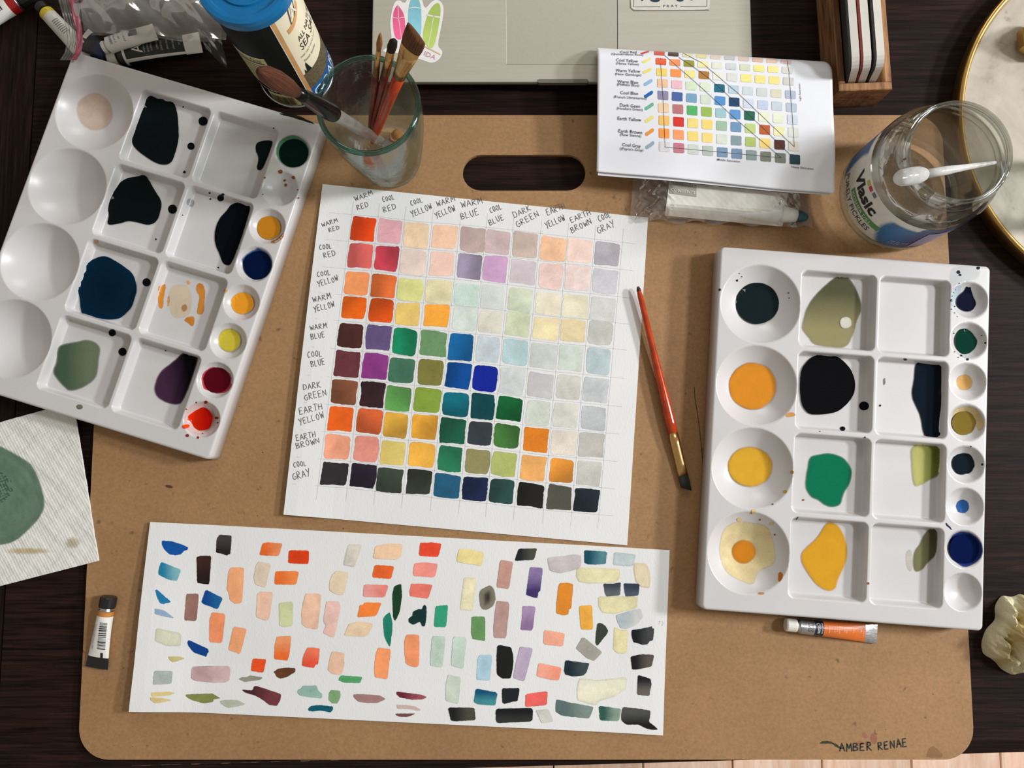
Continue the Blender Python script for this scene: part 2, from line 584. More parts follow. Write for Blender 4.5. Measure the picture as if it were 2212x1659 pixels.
def patch_cdt(parent, name, p, rgb, to3d, m, edge, rings, col2, gdir, alphas, centre, k, kind, label):
    """the same stain for outlines with bays: triangulated over interior points"""
    lo, hi = p.min(0), p.max(0)
    step = max(2.0, min(6.0, (hi - lo).min() / 5))
    gx, gy = np.meshgrid(np.arange(lo[0], hi[0], step), np.arange(lo[1], hi[1], step))
    g = np.c_[gx.ravel(), gy.ravel()] + step * 0.37
    extra = np.concatenate([inset(p, rings[0]), g])
    ok = inside(extra, p)
    extra = extra[ok]
    extra = extra[dist_to(extra, p) > min(rings[0], step * 0.4) * 0.8]
    allp = np.concatenate([p, extra])
    N = len(p)
    res = delaunay_2d_cdt([Vector(q) for q in allp], [(i, (i + 1) % N) for i in range(N)], [], 1, 1e-4)
    P2 = np.array([tuple(q) for q in res[0]])
    F = [tuple(f)[::-1] for f in res[2]]
    d = dist_to(P2, p)
    ks = [0] + list(rings)
    f = np.interp(d, [0, rings[0], rings[-1], max(rings[-1] + 1e-6, d.max())], [edge, 1.0, 1.0, centre])
    A = np.interp(d, ks, list(alphas[:len(ks)])) if alphas is not None else np.ones(len(P2))
    a = lin(rgb, k)
    if col2 is not None:
        gd = np.asarray(gdir, float); gd /= np.hypot(*gd)
        s = P2 @ gd; s = (s - s.min()) / (np.ptp(s) + 1e-9)
        s = np.clip((s - 0.25) / 0.5, 0, 1)[:, None]
        C = a * (1 - s) + lin(col2, k) * s
    else:
        C = np.tile(a, (len(P2), 1))
    C = np.clip(C * f[:, None], 0, 1)
    return put(name, to3d(P2[:, 0], P2[:, 1]), F, m, parent, cols=np.c_[C, A], kind=kind, label=label)


def patch(parent, name, poly, rgb, to3d, m, edge=0.8, rings=(1.2, 4.0), col2=None, gdir=(1, 0), n=44, it=2, jit=0.35, alphas=None, centre=1.0, keep=0.5, k=1.0, kind=None, label=None, wob=0.0, dense=False):
    """a flat stain of paint: an outline in picture points laid on a surface, with its own rim and gradient"""
    p = smooth_loop(poly, it, n, keep) if it else np.asarray(poly, float)
    if area2(p) > 0:
        p = p[::-1]
    if wob:
        t_ = np.linspace(0, 2 * math.pi, len(p), endpoint=False)
        for f_w in (3, 5, 8, 13):
            p = p + np.stack([np.cos(f_w * t_ + RNG.uniform(0, 6.3)), np.sin(f_w * t_ + RNG.uniform(0, 6.3))], -1) * wob / f_w ** .7
    p = p + RNG.normal(0, jit, p.shape)
    c0 = p.mean(0)
    per = np.hypot(*(np.roll(p, -1, 0) - p).T).sum()
    mxr = 0.30 * 2 * abs(area2(p)) / per
    if rings[-1] > mxr:
        rings = tuple(r * mxr / rings[-1] for r in rings)
    st = star(p, c0)
    if st:
        rm = np.hypot(*(p - c0).T).mean()
        loops = [p] + [c0 + (p - c0) * (1 - d / rm) * 0.5 + 0.5 * inset(p, d) for d in rings]
        st = star(loops[-1], c0)
    if not st:
        return patch_cdt(parent, name, p, rgb, to3d, m, edge, rings, col2, gdir, alphas, centre, k, kind, label)
    last = loops[-1]
    if st:
        for fr_ in ((0.85, 0.7, 0.5, 0.25) if dense else (0.5,)):
            loops.append(c0 + (last - c0) * fr_)
    P2 = np.concatenate(loops + ([c0[None]] if st else []))
    nl = len(loops); N = len(p)
    F = []
    for j in range(nl - 1):
        F += [(j * N + i, j * N + (i + 1) % N, (j + 1) * N + (i + 1) % N, (j + 1) * N + i) for i in range(N)]
    if st:
        F += [((nl - 1) * N + i, (nl - 1) * N + (i + 1) % N, nl * N) for i in range(N)]
    else:
        F.append(tuple((nl - 1) * N + i for i in range(N)))
    a = lin(rgb, k)
    if col2 is not None:
        g = np.asarray(gdir, float); g /= np.hypot(*g)
        s = P2 @ g; s = (s - s.min()) / (np.ptp(s) + 1e-9)
        s = np.clip((s - 0.25) / 0.5, 0, 1)[:, None]
        C = a * (1 - s) + lin(col2, k) * s
    else:
        C = np.tile(a, (len(P2), 1))
    f = np.ones(len(P2)); f[:N] = edge
    if st:
        f[-1] = centre; f[(nl - 1) * N:nl * N] = 0.5 + 0.5 * centre
    C = C * f[:, None]
    A = np.ones(len(P2))
    if alphas is not None:
        for j, al in enumerate(alphas[:nl]):
            A[j * N:(j + 1) * N] = al
    V = to3d(P2[:, 0], P2[:, 1])
    return put(name, V, F, m, parent, cols=np.c_[np.clip(C, 0, 1), A], kind=kind, label=label)


def disc(cx, cy, rx, ry=None, n=12):
    ry = ry or rx
    return [(cx + rx * math.cos(2 * math.pi * i / n), cy + ry * math.sin(2 * math.pi * i / n)) for i in range(n)]


# -- lettering
_TX = {}


def text2d(s, bold=0.0):
    """glyphs of the built-in font as a flat mesh, cap height about 0.7"""
    key = (s, bold)
    if key not in _TX:
        cu = bpy.data.curves.new('t', 'FONT')
        cu.body = s; cu.size = 1.0; cu.resolution_u = 2; cu.fill_mode = 'FRONT'; cu.offset = bold
        ob = bpy.data.objects.new('t', cu)
        COL.objects.link(ob)
        dg = bpy.context.evaluated_depsgraph_get()
        me = ob.evaluated_get(dg).to_mesh()
        V = np.array([v.co[:2] for v in me.vertices]); F = [tuple(p.vertices) for p in me.polygons]
        ob.evaluated_get(dg).to_mesh_clear()
        bpy.data.objects.remove(ob); bpy.data.curves.remove(cu)
        V = V - [V[:, 0].min(), 0]
        _TX[key] = (V, F)
    return _TX[key]


def text_box(s, x0, y0, x1, y1, h, bold=0.0):
    """text along the base line (x0,y0)-(x1,y1) of the picture, letters h picture points tall"""
    V, F = text2d(s, bold)
    d = np.array([x1 - x0, y1 - y0], float); L = np.hypot(*d); d /= L
    up = np.array([d[1], -d[0]])
    w = np.ptp(V[:, 0])
    q = np.array([x0, y0]) + np.outer(V[:, 0] / w * L, d) + np.outer(V[:, 1] / 0.7 * h, up)
    return q, F


def lettering(parent, name, items, to3d, m, lab=None):
    Q = []; F = []; k = 0
    for q, f in items:
        Q.append(q); F += [tuple(i + k for i in g) for g in f]; k += len(q)
    Q = np.concatenate(Q)
    return put(name, to3d(Q[:, 0], Q[:, 1]), F, m, parent, label=lab)


def ribbon(pts, w):
    """a pen stroke: polyline in picture points to a narrow flat band"""
    pts = np.asarray(pts, float)
    d = np.gradient(pts, axis=0)
    d /= np.hypot(d[:, 0], d[:, 1])[:, None] + 1e-9
    nrm = np.c_[-d[:, 1], d[:, 0]] * w / 2
    Q = np.r_[pts + nrm, pts - nrm]
    n = len(pts)
    return Q, [(i, i + 1, i + 1 + n, i + n) for i in range(n - 1)]


STK = {'A': [[(0, 0), (.45, 1), (.95, 0)], [(.15, .38), (.8, .4)]],
       'B': [[(0, 0), (.05, 1), (.65, .95), (.75, .72), (.1, .53), (.8, .4), (.82, .12), (0, 0)]],
       'C': [[(.85, .9), (.5, 1), (.12, .7), (.05, .3), (.35, 0), (.85, .12)]],
       'D': [[(0, 0), (.05, 1), (.7, .85), (.9, .5), (.7, .12), (0, 0)]],
       'E': [[(.8, 1), (.05, .97), (0, 0), (.8, .03)], [(.02, .52), (.65, .55)]],
       'G': [[(.85, .9), (.5, 1), (.1, .7), (.05, .3), (.4, 0), (.85, .18), (.88, .48), (.5, .46)]],
       'H': [[(0, 0), (.05, 1)], [(.85, 0), (.85, 1)], [(0, .5), (.88, .52)]],
       'K': [[(0, 0), (.05, 1)], [(.8, 1), (.03, .45), (.9, 0)]],
       'L': [[(.05, 1), (0, 0), (.75, .03)]],
       'M': [[(0, 0), (.12, 1), (.48, .35), (.85, 1), (1, 0)]],
       'N': [[(0, 0), (.03, 1), (.8, 0), (.85, 1)]],
       'O': [[(.45, 1), (.1, .75), (.08, .25), (.45, 0), (.8, .25), (.8, .75), (.45, 1)]],
       'R': [[(0, 0), (.05, 1), (.65, .95), (.72, .68), (.05, .5), (.85, 0)]],
       'T': [[(0, 1), (.95, .97)], [(.48, 1), (.45, 0)]],
       'U': [[(0, 1), (.05, .25), (.4, 0), (.75, .2), (.82, 1)]],
       'W': [[(0, 1), (.22, 0), (.48, .7), (.75, 0), (1, 1)]],
       'Y': [[(0, 1), (.42, .48)], [(.9, 1), (.25, -.1)]]}


def hand(s, x0, y0, x1, y1, h, w=1.3):
    d = np.array([x1 - x0, y1 - y0], float); L = np.hypot(*d); d /= L
    up = np.array([d[1], -d[0]])
    out = []
    n = len(s); step = L / n
    for i, ch in enumerate(s):
        if ch == ' ':
            continue
        hh = h * RNG.uniform(0.9, 1.1); dy = RNG.uniform(-0.06, 0.06) * h
        for st in STK[ch]:
            a = np.array(st, float)
            t = np.linspace(0, len(a) - 1, (len(a) - 1) * 4 + 1)
            a = np.c_[np.interp(t, range(len(a)), a[:, 0]), np.interp(t, range(len(a)), a[:, 1])]
            q = np.array([x0, y0]) + np.outer(i * step + a[:, 0] * step * 0.78, d) + np.outer(a[:, 1] * hh + dy, up)
            out.append(ribbon(q, w))
    return out



# ================================================================== the setting: floor and table
FZ = -0.74
fl = put('floor', *box(-1.8, 2.0, -1.9, 1.6, FZ - 0.05, FZ - 0.012), mat('subfloor', (60, 40, 30), 0.8), org=(0, 0, FZ))
fl['kind'] = 'structure'
pv, pf = bbox(0.0012, 0.1508, -1.55, 0.0, -0.012, 0.0, 0.0012)
plank_mesh = None
for i in range(-9, 9):
    x = 0.0708 + 0.152 * i
    if plank_mesh is None:
        o = put('plank', pv, pf, M_FLOOR, None, (0, 0, 0)); plank_mesh = o.data
    else:
        o = bpy.data.objects.new('plank', plank_mesh); COL.objects.link(o)
    o.parent = fl
    o.location = (x, 0.1 - 0.03 * ((i * 7) % 5), 0)

tbl = thing('table', 'dark espresso wood table carrying the whole painting setup', 'table', (0, 0.25, FZ))
ea, eb = P(277, 1654, 0), P(2212, 1598, 0)                 # front edge, a little out of square with the picture
sl = (eb[1] - ea[1]) / (eb[0] - ea[0])
fe = lambda x: ea[1] + sl * (x - ea[0])
XS = float(P(44, 700, 0)[0])


def slab(x0, x1, y1):
    b = 0.0130
    V = [(x0, fe(x0), 0), (x1, fe(x1), 0), (x1, y1, 0), (x0, y1, 0),
         (x0, fe(x0) - b, -0.010), (x1, fe(x1) - b, -0.010), (x1, y1, -0.010), (x0, y1, -0.010),
         (x0, fe(x0) - b, -0.03), (x1, fe(x1) - b, -0.03), (x1, y1, -0.03), (x0, y1, -0.03)]
    F = [(0, 1, 2, 3), (8, 11, 10, 9)]
    for k in (0, 4):
        F += [(k + (i + 1) % 4, k + i, k + 4 + i, k + 4 + (i + 1) % 4) for i in range(4)]
    return np.array(V), F


put('top_board', *slab(XS + 0.0006, 0.95, 0.42), M_TABLE, tbl)
put('top_board', *[(lambda v, f: (np.where(v[:, [0]] > -9, v, v), f))(*box(XS + 0.0006, 0.95, 0.421, 0.85, -0.03, 0.0))][0], M_TABLE, tbl)
put('end_board', *slab(-0.62, XS - 0.0006, 0.85), M_TABLE_END, tbl)
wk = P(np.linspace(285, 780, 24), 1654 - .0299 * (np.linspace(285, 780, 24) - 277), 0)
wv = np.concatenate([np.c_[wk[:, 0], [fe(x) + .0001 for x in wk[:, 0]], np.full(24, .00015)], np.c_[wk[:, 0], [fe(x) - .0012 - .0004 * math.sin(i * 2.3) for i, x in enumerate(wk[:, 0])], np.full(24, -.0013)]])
put('worn_edge_highlight', wv, [(i + 24, i + 25, i + 1, i) for i in range(23)], mat('worn_wood_highlight', (138, 104, 78), .6, 0, .3, 200), tbl)  # pale strip: edge wear together with its highlight, painted in one colour
put('apron', *box(-0.55, 0.88, -0.13, 0.78, -0.11, -0.0301), M_TABLE, tbl)
for lx in (-0.55, 0.82):
    for ly in (-0.13, 0.72):
        put('leg', *box(lx, lx + 0.06, ly, ly + 0.06, FZ, -0.1101), M_TABLE_END, tbl)

# ================================================================== drawing board
BZ = 0.004
brd = thing('drawing_board', 'brown hardboard sketch board with a cut out carry handle', 'board', (0.01, 0.02, 0))
hc = P(1132, 373, BZ)
hl = []
for sgn in (1, -1):
    for i in range(13):
        a = math.radians(-90 + 180 * i / 12) if sgn > 0 else math.radians(90 + 180 * i / 12)
        hl.append((hc[0] + sgn * 0.0355 + 0.0152 * math.cos(a), hc[1] + 0.0152 * math.sin(a)))
put('panel', *prism([rrect(-0.3345, 0.3565, -0.2350, 0.2795, 0.024, 12), hl[::-1]], 0.0002, BZ), M_BOARD, brd)
on_board = lambda x, y: P(x, y, BZ + 0.00012)
wr = []
wr += hand('AMBER', 1814, 1624, 1888, 1621, 17, 3.0)
wr += hand('RENAE', 1898, 1620, 1964, 1613, 17, 3.0)
lettering(brd, 'lettering', wr, on_board, mat('green_black_ink', (40, 44, 38), 0.6), 'hand painted dark capital letters in the corner')
leaf = (58, 62, 46)
patch(brd, 'painted_leaf', [(1768, 1607), (1778, 1600), (1795, 1601), (1804, 1608), (1796, 1606)], leaf, on_board, M_WATER, 0.9, (0.6, 1.4), label='dark green painted leaf')
patch(brd, 'painted_leaf', [(1796, 1605), (1806, 1606), (1814, 1613), (1818, 1618), (1812, 1617), (1803, 1611)], leaf, on_board, M_WATER, 0.9, (0.6, 1.4))
for c in ([(1861, 1585), (1868, 1582), (1874, 1589), (1873, 1596), (1866, 1594)], [(1880, 1590), (1886, 1583), (1893, 1588), (1896, 1600), (1890, 1609), (1882, 1602)],
          [(1850, 1602), (1862, 1600), (1866, 1608), (1852, 1612)], [(1870, 1602), (1878, 1600), (1880, 1610), (1868, 1610)]):
    patch(brd, 'painted_petal', c, (168, 112, 92), on_board, M_WATER, 0.9, (0.6, 1.6), alphas=(0.8, 0.75, 0.7, 0.7))
patch(brd, 'brown_stain', [(357, 1047), (372, 1049), (374, 1055), (358, 1053)], (92, 58, 38), on_board, M_WATER, 0.9, (0.6, 1.4), it=1)
patch(brd, 'brown_stain', [(2013, 1605), (2041, 1632), (2030, 1638), (2005, 1637), (1998, 1634)], (150, 116, 80), on_board, M_WATER, 1, (1.5, 3), alphas=(0, .5, .6, .6))
lettering(brd, 'dark_line', [ribbon([(1500, 836), (1501, 858), (1506, 890), (1511, 925), (1517, 985), (1519, 1010)], 1.5)], on_board, mat('line_brown', (70, 44, 28), 0.8))  # thin dark brown line drawn on the board
spk = []
for _ in range(70):
    x, y = RNG.uniform(200, 2090), RNG.uniform(400, 1625)
    r = RNG.uniform(0.6, 1.8)
    q = np.array(disc(x, y, r, r * RNG.uniform(.5, 1), 7)); spk.append((q, [tuple(range(7))[::-1]]))
o = lettering(brd, 'fleck', spk, on_board, mat('bark_fleck', (96, 64, 40), 0.8))
o['kind'] = 'stuff'

# ================================================================== colour grid painting
GZ = 0.0052


def smooth01(t):
    t = np.clip(t, 0, 1)
    return t * t * (3 - 2 * t)


gc = [P(*q, GZ)[:2] for q in ((697, 398), (1400, 470), (1355, 1178), (615, 1111))]     # TL TR BR BL


def uv_of(c, x, y):
    e1 = (c[1] - c[0]); e2 = (c[3] - c[0])
    d = np.stack([x - c[0][0], y - c[0][1]], -1)
    M = np.linalg.inv(np.array([e1, e2]).T)
    r = d @ M.T
    return r[..., 0], r[..., 1]


def hgrid(x, y):
    u, v = uv_of(gc, x, y)
    return GZ + 0.0035 * smooth01((0.18 - u) / 0.18) * smooth01((v + 0.15) / 0.7)


def paper_fn(c, hf):
    def fn(u, v):
        p = (c[0][None] * ((1 - u) * (1 - v))[:, None] + c[1][None] * (u * (1 - v))[:, None] + c[2][None] * (u * v)[:, None] + c[3][None] * ((1 - u) * v)[:, None])
        return np.c_[p, hf(p[:, 0], p[:, 1])]
    return fn


gp = thing('colour_chart_painting', 'square watercolour paper with a pencilled grid of mixed colour squares', 'painting', (*(sum(gc) / 4), BZ))
V, F = solid_sheet(paper_fn(gc, hgrid), 30, 30, 0.0007)
put('paper', V, F, M_PAPER, gp)
on_grid = lambda x, y: PH(x, y, hgrid) + [0, 0, 0.00012]
on_grid2 = lambda x, y: PH(x, y, hgrid) + [0, 0, 0.00006]

X0 = [785, 842, 899, 961, 1020, 1075, 1135, 1195, 1252, 1312]; Y0 = [495, 500, 508, 512, 517, 523, 529, 538, 542, 549]
X9 = [722, 785, 842, 905, 966, 1026, 1083, 1146, 1208, 1267]; Y9 = [1023, 1028, 1037, 1041, 1050, 1055, 1061, 1070, 1075, 1080]
RY = [495, 553, 613, 665, 725, 787, 847, 905, 965, 1023]


def cell(r, c):
    t = np.interp(r, np.arange(-1, 11), [(y - 495) / 528 for y in [437] + RY + [1081]])
    f = lambda L: np.interp(c, np.arange(-2, 12), [2 * L[0] - L[1] - (L[1] - L[0]), 2 * L[0] - L[1]] + L + [2 * L[9] - L[8], 3 * L[9] - 2 * L[8]])
    return f(X0) * (1 - t) + f(X9) * t, f(Y0) * (1 - t) + f(Y9) * t


pl = []
for c in range(11):
    a = [cell(r, c - .5) for r in np.linspace(-1.25, 10.1, 14)]
    a = [q for q in a if q[1] > 402 + (q[0] - 697) * 0.1024 + 3 and q[1] < 1111 + (q[0] - 615) * .0905 - 2]
    pl.append(ribbon(a, 0.85))
for r in range(11):
    a = [cell(r - .5, c) for c in np.linspace(-1.35, 10.0, 14)]
    a = [q for q in a if q[0] > 697 - (q[1] - 398) * .115 + 3 and q[0] < 1400 - (q[1] - 470) * .0636 - 2]
    pl.append(ribbon(a, 0.85))
lettering(gp, 'pencil_grid', pl, on_grid2, M_PENLINE, 'faint ruled pencil lines')

GC = [
 [(244,76,20),(236,178,186),(243,213,178),(248,205,175),(196,172,166),(211,186,186),(207,187,174),(248,198,160),(250,220,206),(178,172,178)],
 [(240,112,106),(222,74,92),(240,218,206),(248,208,192),(170,156,182),(212,168,206),(212,200,206),(242,210,200),(243,220,214),(206,202,208)],
 [(252,158,100),(240,118,58),(230,230,150),(238,228,184),(202,222,210),(214,218,212),(214,222,196),(236,228,204),(232,226,198),(208,208,204)],
 [(250,108,22),(240,92,24),(246,210,120),(252,172,64),(214,224,214),(226,222,206),(212,218,186),(238,222,178),(234,216,172),(198,198,190)],
 [(84,44,40),(104,86,130),(24,142,96),(110,150,104),(18,104,166),(208,218,224),(186,212,214),(208,212,206),(208,216,206),(188,204,206)],
 [(106,52,60),(146,60,138),(70,116,92),(128,124,62),(6,78,156),(12,36,150),(212,216,216),(204,200,202),(214,212,202),(202,204,206)],
 [(140,84,58),(60,36,42),(104,170,88),(134,162,62),(10,112,128),(8,70,76),(14,100,52),(212,218,206),(220,220,208),(196,198,200)],
 [(238,100,28),(226,104,56),(236,180,70),(248,178,62),(28,96,72),(56,62,68),(70,122,58),(226,130,36),(232,222,208),(196,192,184)],
 [(250,170,136),(236,152,136),(230,206,116),(248,186,76),(44,132,92),(146,140,94),(178,188,110),(246,180,106),(240,156,60),(206,204,196)],
 [(48,42,46),(42,32,48),(64,74,62),(56,60,48),(36,92,124),(26,40,76),(46,80,76),(34,32,28),(84,84,74),(34,44,54)]]
for r in range(10):
    for c in range(10):
        x, y = cell(r, c)
        ex = np.array(cell(r, c + .5)) - np.array(cell(r, c - .5)); ey = np.array(cell(r + .5, c)) - np.array(cell(r - .5, c))
        w, h = RNG.uniform(.425, .46, 2)
        q = []
        for a, b in ((-1, -1), (0, -1), (1, -1), (1, 0), (1, 1), (0, 1), (-1, 1), (-1, 0)):
            j = RNG.normal(0, .018, 2)
            q.append(np.array([x, y]) + ex * (a * w + j[0]) + ey * (b * h + j[1]))
        rgb = np.array(GC[r][c], float)
        dark = rgb.mean() < 170
        k2 = rgb * (0.80 if dark else 0.96); k2 = np.clip(k2, 0, 255)
        pale = rgb.mean() > 195
        patch(gp, 'colour_swatch', q, rgb, on_grid, M_WATER, 0.80 if not pale else 0.9, (0.9, 3.5), col2=k2 if RNG.random() < .6 else None,
              gdir=RNG.normal(0, 1, 2), n=44, it=2, jit=0.32, keep=0.12 if RNG.random() < .7 else .35, centre=RNG.uniform(.86, 1.06), k=1.0)
LB = [('WARM', 768, 435, 808, 420, 11), ('RED', 773, 454, 799, 445, 11), ('COOL', 828, 437, 855, 429, 11), ('RED', 830, 459, 859, 449, 12),
      ('COOL', 889, 445, 916, 435, 11), ('YELLOW', 891, 469, 936, 450, 13), ('WARM', 945, 446, 986, 434, 12), ('YELLOW', 943, 472, 986, 454, 13),
      ('WARM', 998, 449, 1045, 438, 13), ('BLUE', 998, 475, 1038, 462, 14), ('COOL', 1060, 460, 1087, 450, 11), ('BLUE', 1059, 487, 1092, 473, 13),
      ('DARK', 1112, 471, 1151, 453, 13), ('GREEN', 1119, 492, 1168, 464, 13), ('EARTH', 1183, 465, 1224, 450, 13), ('YELLOW', 1182, 494, 1223, 475, 13),
      ('EARTH', 1235, 482, 1279, 462, 12), ('BROWN', 1236, 503, 1282, 482, 12), ('COOL', 1295, 479, 1323, 467, 12), ('GRAY', 1293, 505, 1332, 487, 14),
      ('WARM', 697, 491, 732, 479, 9), ('RED', 712, 502, 736, 493, 9), ('COOL', 691, 540, 719, 536, 10), ('RED', 701, 558, 728, 550, 11),
      ('COOL', 686, 598, 717, 593, 11), ('YELLOW', 688, 619, 733, 606, 12), ('WARM', 677, 653, 718, 644, 12), ('YELLOW', 680, 674, 725, 662, 13),
      ('WARM', 671, 714, 709, 708, 11), ('BLUE', 673, 734, 705, 728, 12), ('COOL', 665, 772, 699, 769, 12), ('BLUE', 673, 793, 705, 787, 13),
      ('DARK', 656, 842, 696, 837, 12), ('GREEN', 659, 865, 709, 854, 13), ('EARTH', 648, 895, 700, 884, 14), ('YELLOW', 648, 918, 703, 902, 14),
      ('EARTH', 641, 952, 685, 943, 12), ('BROWN', 641, 969, 694, 956, 12), ('COOL', 635, 1010, 665, 1005, 11), ('GRAY', 634, 1037, 674, 1027, 15)]
for i in range(0, 40, 2):
    it = hand(*LB[i], 1.35) + hand(*LB[i + 1], 1.35)
    lettering(gp, 'handwritten_label', it, on_grid, M_PENCIL, None)

# ================================================================== strip of brush tests
ZS = 0.0046
scn = [P(*q, ZS)[:2] for q in ((327, 1127), (1446, 1188), (1431, 1586), (288, 1531))]


def hstrip(x, y):
    u, v = uv_of(scn, x, y)
    return ZS + 0.006 * smooth01((0.14 - u) / 0.16) * smooth01((v + .5) / 1.2) + 0.0012 * smooth01((u - .9) / .1) + 0.0014 * smooth01((v - 0.7) / .3)


